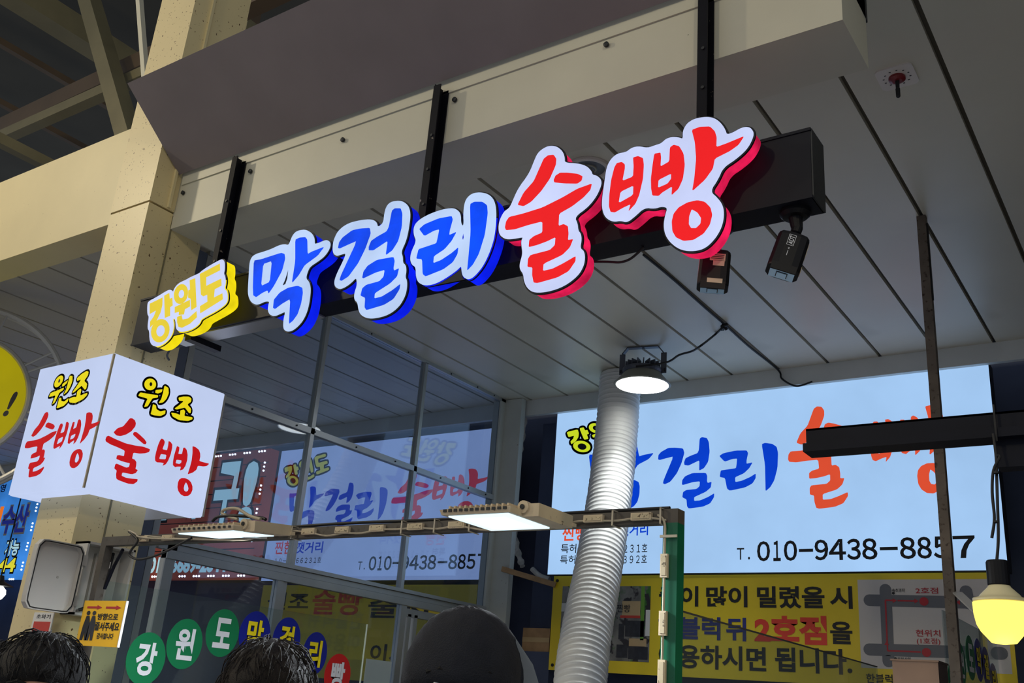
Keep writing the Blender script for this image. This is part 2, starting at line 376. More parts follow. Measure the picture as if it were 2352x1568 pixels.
# ------------------------------------------------------------------ lettering outlines (crop px: origin x, y, scale)
GE, GF, GD, GC = (540, 420, 3.675), (1120, 250, 3.484), (300, 560, 5.113), (230, 850, 5.057)
GLYPH = {
 'mak': (GE, [(560,395),(600,395),(635,415),(655,440),(665,470),(665,515),(700,508),(745,488),(775,480),(797,495),(800,525),(785,565),(750,615),(700,655),(630,700),(610,735),(590,800),(615,825),(628,860),(632,910),(620,1010),(600,1090),(560,1170),(500,1230),(455,1252),(420,1248),(405,1220),(408,1150),(425,1080),(380,1100),(330,1122),(295,1115),(275,1080),(280,1030),(290,1000),(250,995),(200,1020),(165,1025),(130,1000),(110,950),(107,900),(115,780),(120,680),(135,630),(170,600),(240,580),(310,555),(370,525),(420,515),(450,525),(465,490),(485,440),(515,408)],
   [[(452,690),(437,845),(388,874),(420,800)]],
   [[[(160,655),(220,645),(390,590),(420,600),(425,640),(400,740),(330,870),(285,935),(275,908),(230,930),(180,965),(155,950),(152,880)],[(240,685),(312,660),(295,835),(222,870)]],
    [[(510,480),(545,462),(595,458),(612,480),(615,600),(650,580),(757,538),(700,615),(590,695),(540,780),(480,850),(510,660)]],
    [[(325,1030),(330,985),(380,925),(450,885),(530,868),(570,885),(575,930),(560,1020),(530,1110),(490,1165),(456,1192),(468,980),(400,1020),(340,1065),(322,1055)]]]),
 'geol': (GE, [(1330,155),(1390,148),(1435,165),(1465,205),(1475,270),(1462,370),(1440,480),(1395,575),(1410,620),(1410,670),(1435,690),(1440,740),(1430,790),(1445,820),(1445,880),(1430,950),(1380,1040),(1290,1110),(1180,1140),(1110,1140),(1060,1115),(1040,1070),(1033,1010),(1005,985),(1005,930),(1030,860),(1020,790),(970,845),(900,890),(860,890),(838,865),(838,820),(860,760),(920,640),(935,590),(890,600),(850,615),(825,590),(822,530),(835,470),(870,400),(950,340),(1060,312),(1150,305),(1190,325),(1200,375),(1250,340),(1258,260),(1275,200),(1300,170)],
   [],
   [[[(870,550),(880,500),(910,460),(990,400),(1060,385),(1140,380),(1147,430),(1100,560),(1040,680),(960,790),(900,828),(883,820),(895,780),(1030,490),(950,525),(885,555)]],
    [[(1325,235),(1350,215),(1400,215),(1415,260),(1410,370),(1380,490),(1330,570),(1273,612),(1290,490),(1230,530),(1170,570),(1130,570),(1130,540),(1150,490),(1200,455),(1280,410),(1300,370)]],
    [[(1075,800),(1085,750),(1120,700),(1200,650),(1340,625),(1350,660),(1340,720),(1345,740),(1387,720),(1370,790),(1310,850),(1200,920),(1182,935),(1178,975),(1240,960),(1330,905),(1398,852),(1390,900),(1340,980),(1260,1030),(1110,1075),(1095,1050),(1100,970),(1060,952),(1075,890),(1110,860),(1220,830),(1255,792),(1265,735),(1190,757),(1085,807)]]]),
 'ri': (GE, [(2030,80),(2090,80),(2150,100),(2185,150),(2200,230),(2195,370),(2170,510),(2100,680),(2020,780),(1970,812),(1930,800),(1912,760),(1908,690),(1860,740),(1740,820),(1660,855),(1590,862),(1545,840),(1525,790),(1525,710),(1490,690),(1475,640),(1490,570),(1530,490),(1508,440),(1505,380),(1530,330),(1600,280),(1720,230),(1820,210),(1870,220),(1900,260),(1900,340),(1930,370),(1925,240),(1940,150),(1980,100)],
   [[(1926,400),(1930,480),(1908,470)]],
   [[[(1555,390),(1600,350),(1720,300),(1830,280),(1840,310),(1815,400),(1810,440),(1872,413),(1830,490),(1770,560),(1680,620),(1675,677),(1740,652),(1830,592),(1887,543),(1880,600),(1840,670),(1760,730),(1610,790),(1585,770),(1580,645),(1530,640),(1550,560),(1610,540),(1700,510),(1710,470),(1725,393),(1680,405),(1600,450)]],
    [[(1985,180),(2020,160),(2090,160),(2130,190),(2135,260),(2110,440),(2060,600),(2010,690),(1960,743),(1970,640),(1990,420)]]]),
 'sul': (GF, [(460,305),(510,293),(560,303),(595,335),(612,380),(612,430),(720,435),(790,455),(825,490),(835,525),(880,535),(905,565),(905,605),(870,690),(800,780),(690,860),(715,910),(720,970),(740,990),(748,1040),(735,1110),(765,1130),(775,1180),(765,1250),(720,1330),(610,1415),(480,1460),(370,1468),(320,1440),(290,1380),(285,1320),(258,1285),(255,1240),(280,1160),(270,1090),(270,1050),(285,1020),(210,1035),(140,1040),(95,1010),(85,950),(95,890),(130,820),(170,795),(190,760),(240,640),(330,520),(370,420),(400,350)],
   [],
   [[[(450,400),(485,372),(530,368),(552,400),(548,450),(500,560),(430,660),(350,745),(290,780),(240,770),(290,670),(370,580),(410,490)]],
    [[(530,570),(545,535),(580,512),(640,512),(720,520),(762,540),(755,575),(720,600),(620,598),(535,590)]],
    [[(140,950),(150,900),(175,865),(280,840),(440,790),(600,710),(720,640),(837,598),(825,650),(770,710),(680,780),(575,840),(570,937),(610,922),(645,940),(650,1000),(645,1050),(687,1043),(660,1110),(600,1170),(450,1240),(445,1297),(520,1280),(600,1240),(707,1178),(705,1220),(650,1300),(560,1350),(400,1395),(370,1390),(358,1330),(360,1270),(320,1265),(325,1200),(345,1170),(500,1130),(540,1090),(545,1028),(480,1060),(400,1090),(330,1108),(335,1050),(370,1020),(440,990),(440,902),(330,930),(220,965),(150,972)]]]),
 'ppang': (GF, [(1690,70),(1760,62),(1820,75),(1870,115),(1900,165),(1912,205),(1960,190),(2020,155),(2065,142),(2105,150),(2127,185),(2115,240),(2070,320),(1980,400),(1880,465),(1840,560),(1775,655),(1840,710),(1880,770),(1888,850),(1870,940),(1820,1030),(1740,1110),(1650,1135),(1550,1128),(1470,1080),(1420,1010),(1407,930),(1420,850),(1440,790),(1390,775),(1330,795),(1250,785),(1170,860),(1110,905),(1060,890),(1000,900),(940,870),(915,800),(915,720),(935,580),(950,470),(985,400),(1040,355),(1110,345),(1150,310),(1210,297),(1280,312),(1340,290),(1390,275),(1430,235),(1490,222),(1540,230),(1562,240),(1560,180),(1590,120),(1640,85)],
   [],
   [[[(1015,470),(1035,435),(1075,425),(1100,445),(1100,480),(1080,577),(1165,542),(1170,460),(1165,390),(1205,378),(1245,395),(1252,450),(1245,560),(1215,690),(1185,760),(1128,822),(1145,765),(1090,790),(1020,830),(985,825),(972,780),(975,690),(990,570)],[(1065,665),(1168,615),(1165,690),(1050,755)]],
    [[(1335,360),(1385,350),(1390,390),(1385,462),(1455,422),(1460,310),(1490,288),(1535,300),(1570,360),(1580,450),(1565,560),(1530,640),(1473,693),(1478,622),(1400,670),(1370,698),(1320,695),(1310,640),(1308,560),(1320,460)],[(1370,570),(1470,520),(1470,560),(1440,600),(1365,632)]],
    [[(1635,170),(1700,145),(1780,142),(1820,180),(1835,230),(1832,307),(1920,275),(2057,218),(2010,290),(1940,340),(1820,400),(1805,480),(1740,570),(1638,662),(1655,560),(1670,400),(1660,270)]],
    [[(1600,750),(1680,732),(1740,745),(1785,790),(1800,850),(1780,930),(1730,1000),(1650,1050),(1570,1058),(1510,1030),(1480,980),(1475,900),(1490,840),(1530,790)],[(1635,805),(1680,830),(1710,875),(1705,920),(1670,955),(1630,955),(1612,925),(1615,860)]]]),
 'gangwondo': (GD, [(1060,180),(1085,185),(1097,220),(1097,300),(1085,345),(1105,380),(1108,460),(1090,525),(1120,545),(1130,590),(1130,670),(1090,720),(1000,780),(860,855),(820,880),(800,930),(750,975),(680,1010),(600,1030),(550,1020),(530,980),(525,880),(485,865),(500,960),(480,1060),(430,1130),(350,1190),(280,1203),(240,1180),(220,1120),(218,1020),(200,1000),(200,940),(215,850),(195,830),(195,700),(215,670),(310,620),(430,545),(470,535),(490,555),(492,590),(505,530),(560,460),(650,420),(700,390),(780,355),(810,340),(840,310),(950,240)],
   [],
   [[[(230,705),(375,635),(372,720),(350,810),(300,910),(235,975),(235,915),(280,850),(305,778),(230,820)]],
    [[(400,610),(455,582),(460,650),(490,638),(495,722),(465,742),(465,842),(408,865)]],
    [ell(352,1020,103,133,24,0.25), ell(355,1022,52,74,20,0.25)],
    [ell(595,590,78,112,24,0.2), ell(600,590,36,55,18,0.2)],
    [[(525,745),(697,663),(700,733),(640,765),(630,825),(572,832),(575,792),(525,808)]],
    [[(700,430),(760,410),(776,740),(720,775),(712,640),(684,628),(684,550),(705,540)]],
    [[(553,862),(600,842),(612,895),(680,882),(776,795),(780,862),(700,935),(610,980),(570,970),(555,920)]],
    [[(820,357),(1050,238),(1053,310),(890,392),(890,500),(1065,415),(1070,490),(990,532),(980,637),(1080,587),(1086,650),(825,812),(822,735),(910,682),(908,592),(860,612),(835,592)]]]),
 'won': (GC, None, [],
   [[ell(572,170,68,64,20,0.2), ell(580,168,16,22,12,0.0)],
    [[(635,232),(715,225),(705,255),(660,272),(630,262)]],
    [[(735,185),(780,210),(785,270),(760,330),(720,370),(668,378),(700,330),(720,260)]],
    [[(440,285),(460,255),(560,275),(665,290),(660,315),(600,322),(575,360),(545,408),(505,418),(520,375),(545,325),(440,295)]],
    [[(605,385),(640,400),(645,440),(690,468),(750,455),(745,495),(690,518),(620,508),(580,495),(595,440)]]]),
 'jo': (GC, None, [],
   [[[(922,300),(980,285),(1050,285),(1080,310),(1075,350),(1030,385),(1075,440),(1070,490),(1050,495),(1000,425),(960,435),(900,450),(872,440),(930,395),(985,345),(930,338)]],
    [[(945,460),(985,448),(1003,470),(992,530),(1090,545),(1090,570),(1040,592),(930,585),(850,540),(832,490),(900,500),(940,520)]]]),
}
ZL = 2.03      # y of the main sign's letter faces
def glyph_plane(key, on, c):
    """strokes and outline of a lettering as traced, laid on the plane it hangs in"""
    (ox, oy, s), out, holes, strokes = GLYPH[key]; k = 0 if on is onY else 1
    def T(lp):
        q = []
        for a, b in lp: p = on(ox + a / s, oy + b / s, c); q.append((p[k], p.z))
        return q
    return (T(out) if out else None), [T(h) for h in holes], [[T(l) for l in st] for st in strokes]
def glyph_norm(key, on=None, c=None):
    _, _, st = glyph_plane(key, on or onY, c if c is not None else ZL)
    us = [p[0] for s in st for l in s for p in l]; vs = [p[1] for s in st for l in s for p in l]
    u0, u1, v0, v1 = min(us), max(us), min(vs), max(vs)
    return [[[((a - u0) / (u1 - u0), (b - v0) / (v1 - v0)) for a, b in l] for l in s] for s in st]
def glyph_into(mb, norm, P, rect, w, rise=0.0, thick=0.0):
    u0, v0, u1, v1 = rect
    for st in norm:
        lps = [chaikin([(u0 + (u1 - u0) * a, v0 + (v1 - v0) * b + rise * a) for a, b in l], 1, 0.12) for l in st]
        mb.fill2d(lps, P, w, thick)
    return mb
def outline_into(mb, norm, P, rect, w, grow, rise=0.0):
    u0, v0, u1, v1 = rect
    for i, st in enumerate(norm):
        lp = chaikin([(u0 + (u1 - u0) * a, v0 + (v1 - v0) * b + rise * a) for a, b in st[0]], 1, 0.25)
        mb.add([P(a, b, w + 0.00002 * i) for a, b in lp], [tuple(range(len(lp)))])
        n = len(lp)
        for j in range(n):
            a, b = lp[j], lp[(j + 1) % n]; e = Vector((b[0] - a[0], b[1] - a[1]))
            if e.length < 1e-6: continue
            e.normalize(); q = Vector((-e.y, e.x)) * grow
            mb.add([P(a[0] + q.x, a[1] + q.y, w), P(b[0] + q.x, b[1] + q.y, w), P(b[0] - q.x, b[1] - q.y, w), P(a[0] - q.x, a[1] - q.y, w)], [(0, 1, 2, 3)])
            mb.add([P(a[0] + grow * math.cos(t * math.pi / 4), a[1] + grow * math.sin(t * math.pi / 4), w) for t in range(8)], [tuple(range(8))])
    return mb

# ================================================================== setting
ZC = 3.6; YH = 5.62; YS = 5.66
struct(MB().box(-14, 4, -6, 6.4, -0.1, 0).build('floor', 'floor_concrete', origin=(0, 0, 0)), 'grey concrete market floor')
cl = struct(MB().box(-12, 2.2, 2.23, 5.7, ZC + 0.012, ZC + 0.06).build('ceiling', 'ceiling_gap', origin=(0, 0, ZC)), 'grey metal strip ceiling over the stall')
PIT = 0.3032; x0 = -0.797
pm = None
for i in range(-9, 38):
    xa = x0 - PIT * i
    if pm is None:
        o = MB().box(-PIT + 0.0095, -0.0095, 2.24, 5.64, -0.012, 0.011).build('ceiling_panel', 'ceiling_panel', origin=(0, 0, 0)); pm = o.data
    else:
        o = bpy.data.objects.new('ceiling_panel', pm); COL.objects.link(o)
    o.parent = cl; o.location = (xa, 0, 0)      # measured from the ceiling object at ZC
# back wall and its white header
struct(MB().box(-12, 2.2, 6.05, 6.2, 0, 4.4).build('wall_back', 'wall_dark', origin=(0, 6.1, 0)), 'dark wall behind the sign panels')
hd = MB().box(-12, 2.2, YH, YH + 0.035, 3.475, 3.588)
struct(hd.build('trim_1', 'header_white', origin=(-3, YH, 3.5)), 'white header strip under the ceiling')
struct(MB().box(1.9, 2.05, 2.3, 6.05, 0, 3.6).build('wall_right', 'wall_dark_grey', origin=(2, 4, 0)), 'dark grey side wall')
struct(MB().box(-12.1, -11.95, 2.3, 6.05, 0, 3.6).build('wall_left', 'wall_dark_grey', origin=(-12, 4, 0)), 'dark grey far side wall')
# dark stall wall pieces beside the right sign
o = MB().box(-3.83, -3.56, 5.80, 5.84, 1.2, 3.46).build('wall_recess', 'wall_dark', origin=(-3.7, 5.82, 1.2)); struct(o, 'navy recessed wall strip beside the lit sign')

# fascia beam
ZF0, ZF1, YF = 3.268, 3.523, 2.2
XC1 = -3.378
fb = struct(MB().box(XC1, -0.597, YF, 2.44, ZF0, ZF1 + 0.02).build('fascia_beam', 'fascia_paint', origin=(-2, YF, ZF0)), 'cream boxed beam the sign hangs from')
MB().box(XC1 + 0.02, -0.60, YF - 0.006, YF, ZF1 - 0.055, ZF1).build('fascia_strip', 'fascia_paint', fb)
for px, py in ((578, 395), (790, 323), (1047, 231), (1395, 105), (423, 444)):
    p = onY(px, py, YF); MB().lathe(p, [(0.004, 0), (0.009, -0.004), (0.009, -0.011), (0.004, -0.013)], 10, (0, 1, 0)).build('bolt', 'dark_steel', fb)
MB().box(-0.640, -0.597, 2.30, 2.46, 3.44, 3.56).build('end_bracket', 'dark_steel', fb)
# sloped soffit board over the fascia
a0 = Vector((XC1 + 0.012, YF - 0.012, ZF1)); a1 = Vector((XC1 + 0.012, 1.868, 3.782))
nrm = (a1 - a0).cross(Vector((1, 0, 0))).normalized(); L0 = Vector((3.4, 0, 0))
sb = MB().add([a0, a1, a1 + L0, a0 + L0, a0 + nrm * -0.014, a1 + nrm * -0.014, a1 + L0 + nrm * -0.014, a0 + L0 + nrm * -0.014],
              [(0, 1, 2, 3), (4, 5, 6, 7), (0, 1, 5, 4), (2, 3, 7, 6), (1, 2, 6, 5), (0, 3, 7, 4)])
cb = struct(sb.build('soffit_board', 'soffit_board', origin=(-2, 2.0, 3.52)), 'dark brown sloped board above the cream beam')
for px, py in ((335, 186), (668, 28)):
    q = onY(px, py, 1.88); q.y = 1.885
    t = (q.z - a0.z) / (a1.z - a0.z); q = Vector((q.x, a0.y + (a1.y - a0.y) * 0.93, a0.z + (a1.z - a0.z) * 0.93))
    MB().obox(q, Vector((1, 0, 0)), (a1 - a0).normalized(), nrm, 0.012, 0.016, 0.004).build('clip', 'chrome', cb)
# column, with the joint below the beam
cm = MB().box(-3.64, XC1, 2.08, 2.36, 0, 3.338).box(-3.64, XC1 + 0.004, 2.077, 2.36, 3.345, 7.2)
co = struct(cm.build('steel_column', 'cream_column', origin=(-3.5, 2.2, 0)), 'cream steel column with rust speckles')
MB().box(XC1, XC1 + 0.003, 2.20, 2.207, 0.0, 3.33).build('seam_strip', 'truss_olive', co)
MB().box(XC1 + 0.004, XC1 + 0.016, 2.16, 2.172, 3.35, 7.2).build('ridge', 'cream_paint', co)
# beam running left from the column
struct(MB().box(-13, -3.64, 2.08, 2.23, 3.292, 3.765).build('roof_beam', 'cream_paint', origin=(-6, 2.1, 3.3)), 'cream beam running left from the column')
# high roof with trusses over the lane
struct(MB().box(-26, 4, 2.6, 14, 8.6, 8.7).build('roof', 'roof_dark', origin=(-8, 6, 8.6)), 'dark high market roof')
def truss(a, b, w_, m, nm='truss_beam'):
    struct(MB().bar(a, b, w_, w_).build(nm, m, origin=a), 'steel roof member in the dark')
p = onY(0, 303, 4.0); q = onY(330, 150, 4.0); truss(p + (p - q) * 2.0, q + (q - p) * 0.6, 0.17, 'truss_brown')
p = onY(0, 318, 3.9); q = onY(330, 172, 3.9); truss(p + (p - q) * 2.0, q + (q - p) * 0.6, 0.10, 'truss_olive')
p = onY(188, -60, 3.7); q = onY(297, 320, 3.7); truss(p + (p - q) * 2.4, q + (q - p) * 0.75, 0.14, 'truss_olive')
for (xa, ya, wd, zz, m) in ((60, 0, 0.24, 7.6, 'truss_olive'), (0, 97, 0.07, 7.4, 'truss_brown'), (0, 322, 0.10, 6.0, 'truss_olive'), (0, 235, 0.06, 6.9, 'truss_brown')):
    p = onZ(xa, ya, zz); truss(p - Vector((0, 1.5, 0)), p + Vector((0, 6, 0)), wd, m)
p = onY(318, -30, 2.9); q = onY(332, 150, 2.9); truss(p + (p - q) * 4, q + (q - p) * 1.6, 0.035, 'fascia_paint', 'conduit')
q = onY(640, -20, 3.4); truss(q + Vector((-0.6, 0, 0)), q + Vector((6, 0, 0)), 0.12, 'truss_brown')

# glazed partition on the left side of the stall
XG = -4.02
wn = struct(MB().box(XG - 0.02, XG + 0.02, 2.86, 5.55, 3.565, 3.587).build('window_1', 'aluminium', origin=(XG, 4, 1.0)), 'aluminium framed glass partition beside the stall')
def rail(y0, y1, z0, z1, x0=XG - 0.02, x1=XG + 0.02, m='aluminium', nm='rail'): MB().box(x0, x1, y0, y1, z0, z1).build(nm, m, wn)
YM = (2.97, 3.745, 4.645, 5.50)
rail(2.86, 5.5, 2.852, 2.885, nm='rail')
rail(2.9, 5.5, 2.115, 2.135, XG - 0.03, XG + 0.035); rail(2.9, 5.5, 2.085, 2.113); rail(2.95, 5.5, 2.045, 2.083, XG - 0.015, XG + 0.028)
for y in YM[1:3]: rail(y - 0.014, y + 0.014, 2.135, 3.57, nm='mullion')
rail(2.95, 3.005, 0.0, 2.115, nm='mullion'); rail(3.66, 3.70, 0, 2.05, nm='mullion'); rail(3.702, 3.735, 0, 2.05, XG - 0.02, XG + 0.01, nm='mullion')
rail(4.66, 4.71, 0, 2.05, nm='mullion'); rail(4.74, 4.77, 0, 2.0, XG - 0.02, XG + 0.01, nm='mullion'); rail(4.80, 4.83, 0, 2.0, XG - 0.02, XG + 0.01, nm='mullion')
rail(4.71, 5.5, 1.985, 2.03, XG - 0.02, XG + 0.01)
MB().box(XG - 0.05, XG + 0.03, 2.77, 2.84, 0, 3.56).build('post', 'grey_post', wn)
MB().box(XG - 0.03, XG + 0.02, 2.85, 2.885, 0, 3.56).build('post', 'aluminium', wn)
MB().box(XG - 0.05, XG + 0.16, 5.55, 5.60, 0, 3.585).box(XG - 0.05, XG + 0.02, 5.50, 5.55, 0, 3.585).build('post', 'old_white_frame', wn)
def pane(y0, y1, z0, z1): MB().box(XG - 0.003, XG + 0.003, y0, y1, z0, z1).build('glass_pane', 'window_glass', wn)
ym = [2.9, 3.745, 4.645, 5.5]
for i in range(3):
    pane(ym[i], ym[i + 1], 2.885, 3.565); pane(ym[i], ym[i + 1], 2.135, 2.852)
pane(3.005, 3.66, 0.5, 2.045); pane(3.735, 4.66, 0.5, 2.045); pane(4.83, 5.5, 0.5, 1.985)
for y in (3.3, 3.62, 3.76, 4.1, 4.45, 4.9, 5.2, 5.4):
    for z in (2.868, 3.576): MB().lathe((XG + 0.021, y, z), [(0.005, 0), (0.005, 0.003)], 8, (1, 0, 0)).build('screw', 'black_metal', wn)
MB().box(XG - 0.02, XG + 0.02, 2.86, 5.5, 0.0, 0.5).build('kick_panel', 'box_grey', wn)

# ================================================================== hanging channel-letter sign
YBX = 2.10
sg = thing('storefront_sign', 'long black hanging sign box with glowing yellow, blue and red channel letters', 'sign', (-2.0, 2.15, 2.70))
bx0, bx1 = onY(324, 690, YBX).x, onY(1860, 293, YBX).x
zb0, zb1 = 2.706, 2.897
sbx = MB().box(bx0, bx1, YBX, YBX + 0.092, zb0, zb1).build('sign_box', 'black_metal', sg)
MB().box(bx0 + 0.0, bx1 + 0.002, YBX - 0.003, YBX + 0.004, zb0 - 0.002, zb0 + 0.006).build('edge_angle', 'black_metal', sbx)
MB().box(bx0 + 0.0, bx1 + 0.002, YBX - 0.003, YBX + 0.004, zb1 - 0.006, zb1 + 0.002).build('edge_angle', 'black_metal', sbx)
MB().box(bx1 - 0.002, bx1 + 0.004, YBX + 0.002, YBX + 0.092, zb0, zb1).build('end_cap', 'dark_steel', sbx)
MB().box(bx0 + 0.22, bx0 + 0.95, YBX + 0.012, YBX + 0.088, zb0 - 0.006, zb0).build('bottom_tray', 'aluminium', sbx)
for (px, py) in ((537, 380), (1002, 205), (1606, 60)):
    xl = onY(px - 4, py, 2.155).x; zt = 3.478 if px < 1500 else 3.50
    if px == 1606: xl = onY(1604, 60, 2.155).x
    pm_ = MB().box(xl, xl + 0.030, 2.150, 2.154, zb1 - 0.02, zt).box(xl, xl + 0.004, 2.154, 2.198, zb1 - 0.02, zt + 0.008).box(xl, xl + 0.030, 2.194, 2.198, zb1 - 0.02, zt)
    po = pm_.build('hanger_post', 'black_post', sg)
    for k in range(3):
        MB().lathe((xl + 0.018, 2.150, zb1 + 0.12 + 0.13 * k), [(0.005, 0), (0.005, -0.004)], 8, (0, 1, 0)).build('rivet', 'dark_steel', po)
pb = onY(437, 771, YBX + 0.02); MB().box(pb.x, pb.x + 0.034, YBX + 0.0, YBX + 0.14, zb0 - 0.028, zb0 - 0.006).build('bracket_stub', 'black_metal', sg)
LET = [('gangwondo', 'led_white', 'led_yellow', 'side_yellow', 'yellow lettering on a white lit face'), ('mak', 'led_white_blue', 'led_blue', 'side_blue', 'blue brush letter'),
       ('geol', 'led_white_blue', 'led_blue', 'side_blue', 'blue brush letter'), ('ri', 'led_white_blue', 'led_blue', 'side_blue', 'blue brush letter'),
       ('sul', 'led_white', 'led_red', 'side_red', 'red brush letter'), ('ppang', 'led_white', 'led_red', 'side_red', 'red brush letter')]
for k, (key, mf, ms, mr, lb) in enumerate(LET):
    yl = ZL - 0.001 * k; P = PY(yl)
    out, holes, strokes = glyph_plane(key, onY, yl)
    out = chaikin(out, 2, 0.25); holes = [chaikin(h, 1) for h in holes]
    fc = MB().fill2d([out] + holes, P, 0.0, 0.004).build('letter', mf, sg); fc['label'] = lb
    tr = offset(out, 0.0045)
    MB().fill2d([tr], P, 0.0045, 0.006).build('edge_trim', 'black_plastic', fc)
    rt = MB().fill2d([out], P, 0.0505, 0.002); rt.walls([out], P, 0.0105, 0.0525); rt.build('letter_return', mr, fc)
    st = MB()
    for j, s_ in enumerate(strokes):
        if key == 'gangwondo': lps = [offset(l, 0.0022 if q == 0 else -0.0022) for q, l in enumerate(s_)]
        else: lps = [chaikin(l, 1, 0.11) for l in s_]
        st.fill2d(lps, P, -0.0012 - 0.0001 * j)
    st.build('stroke', ms, fc)
    us = [a for a, b in out]; vs = [b for a, b in out]; cu = (min(us) + max(us)) / 2; cv = min(max((min(vs) + max(vs)) / 2, zb0 + 0.03), zb1 - 0.03)
    MB().lathe((cu, yl + 0.05, cv), [(0.008, 0), (0.008, YBX - yl - 0.05)], 8, (0, 1, 0)).build('standoff', 'dark_steel', fc)

# ================================================================== lit cube sign around the column
YC, XCS = 2.0, -3.25
cbx = thing('cube_sign', 'white lit box sign wrapped around the cream column with red brush letters', 'sign', (-3.49, 2.25, 2.125))
cu0, cu1, cz0, cz1, cy1 = -3.735, XCS, 2.125, 2.63, 2.527
MB().box(cu0, cu1, YC, YC + 0.01, cz0, cz1).build('face_panel', 'box_sign_face', cbx)
MB().box(cu1 - 0.01, cu1, YC + 0.01, cy1, cz0, cz1).build('face_panel', 'box_sign_face', cbx)
MB().box(cu0, cu0 + 0.01, YC + 0.01, cy1, cz0, cz1).build('face_panel', 'box_sign_face', cbx)
MB().box(cu0, cu1, cy1, cy1 + 0.01, cz0, cz1).build('rear_panel', 'box_grey', cbx)
dd = 0.075
MB().box(cu0 + 0.005, cu1 - 0.005, YC + 0.005, YC + dd, cz0 - 0.004, cz0).box(cu1 - dd, cu1 - 0.005, YC + dd, cy1, cz0 - 0.004, cz0).box(cu0 + 0.005, cu0 + dd, YC + dd, cy1, cz0 - 0.004, cz0).build('bottom_panel', 'box_sign_face', cbx)
MB().box(cu0 + 0.005, cu1 - 0.005, YC + 0.005, YC + dd, cz1, cz1 + 0.004).box(cu1 - dd, cu1 - 0.005, YC + dd, cy1, cz1, cz1 + 0.004).build('top_panel', 'box_sign_face', cbx)
MB().box(cu1 - 0.006, cu1 + 0.001, YC - 0.001, YC + 0.006, cz0, cz1).build('corner_trim', 'wire_beige', cbx)
gn = {k: glyph_norm(k) for k in ('mak', 'geol', 'ri', 'sul', 'ppang', 'gangwondo')}
gn['won'] = glyph_norm('won', onX, XCS); gn['jo'] = glyph_norm('jo', onX, XCS)
def sgn(parent, keys_boxes, on, c, m, w, out=None, grow=0, rise=0.0, nm='lettering'):
    P = PY(c) if on is onY else PXp(c); mb = MB(); mo = MB()
    for key, box in keys_boxes:
        rc = rect_px(on, c, *box)
        glyph_into(mb, gn[key], P, rc, w, rise)
        if out: outline_into(mo, gn[key], P, rc, w + 0.001, grow, rise)
    o = mb.build(nm, m, parent)
    if out: mo.build('letter_outline', out, parent)
    return o
# right face (towards the stall) and front face
sgn(cbx, [('won', (316, 871, 386, 953)), ('jo', (394, 906, 446, 968))], onX, XCS, 'box_sign_yellow', -0.003, 'ink_black', 0.0085)
sgn(cbx, [('sul', (238, 948, 346, 1099)), ('ppang', (352, 1004, 480, 1126))], onX, XCS, 'box_sign_red', -0.002, rise=-0.03)
sgn(cbx, [('won', (117, 863, 163, 936)), ('jo', (166, 855, 206, 924))], onY, YC, 'box_sign_yellow', -0.003, 'ink_black', 0.0085)
sgn(cbx, [('sul', (59, 949, 124, 1094)), ('ppang', (126, 952, 221, 1075))], onY, YC, 'box_sign_red', -0.002)

DIG = [('０', 1050, 1125), ('１', 1143, 1185), ('０', 1203, 1277), ('-', 1287, 1365), ('９', 1373, 1447), ('４', 1450, 1540), ('３', 1545, 1617), ('８', 1624, 1702), ('-', 1715, 1805), ('８', 1815, 1893), ('８', 1900, 1970), ('５', 1978, 2055), ('７', 2072, 2175)]
def phone_digits(parent, c, box, m):
    u0, v0, u1, v1 = rect_px(onY, c, *box); P_ = PY(c); hh_ = v1 - v0
    for chx, a, b in DIG:
        p0 = u0 + (u1 - u0) * (a - 1050) / 1125; p1 = u0 + (u1 - u0) * (b - 1050) / 1125; mb = MB()
        if chx == '-': mb.add([P_(p0, v0 + hh_ * 0.42, -.002), P_(p1, v0 + hh_ * 0.42, -.002), P_(p1, v0 + hh_ * 0.57, -.002), P_(p0, v0 + hh_ * 0.57, -.002)], [(0, 1, 2, 3)])
        else: text_into(mb, chx, P_, p0, v0, p1, v1, -0.002, 0.022)
        mb.build('phone_digit', m, parent)

# ================================================================== back-lit sign panel, unlit panel given a glow, and banners on the back wall
def back_sign(name, label, X0, X1, z0, z1, face, red, blue, lime, boxes, phone, small, ink='ink_black'):
    t = thing(name, label, 'sign', ((X0 + X1) / 2, YS + 0.1, z0))
    MB().box(X0, X1, YS, YS + 0.02, z0, z1).build('face_panel', face, t)
    MB().box(X0 + 0.002, X1 - 0.002, YS + 0.02, YS + 0.16, z0 + 0.002, z1 - 0.002).build('sign_case', 'dark_steel', t)
    MB().box(X0, X1, YS - 0.004, YS + 0.0, z0 - 0.008, z0 - 0.001).build('bottom_edge', 'dark_steel', t)
    sgn(t, [('mak', boxes[0]), ('geol', boxes[1]), ('ri', boxes[2])], onY, YS, blue, -0.002)
    sgn(t, [('sul', boxes[3]), ('ppang', boxes[4])], onY, YS, red, -0.002)
    sgn(t, [('gangwondo', boxes[5])], onY, YS, lime, -0.004, ink, 0.016)
    phone_digits(t, YS, phone, ink); tb = (phone[0] - 46 * (phone[2] - phone[0]) / 500, phone[1] + 0.45 * (phone[3] - phone[1]), phone[0] - 16 * (phone[2] - phone[0]) / 500, phone[3])
    text_px(t, 'phone_mark', 'Ｔ．', onY, YS, tb, ink, -0.002, 0.01)
    for s_, b, m in small: text_px(t, 'small_print', s_, onY, YS, b, m, -0.002, 0.008 if m == ink else 0.02)['kind'] = 'stuff'
    return t
XS0, XS1 = onY(1270, 1120, YS).x, onY(2290, 1060, YS).x
ZS1 = 0.5 * (onY(1278, 935, YS).z + onY(2278, 828, YS).z); ZS0 = onY(1700, 1314.5, YS).z
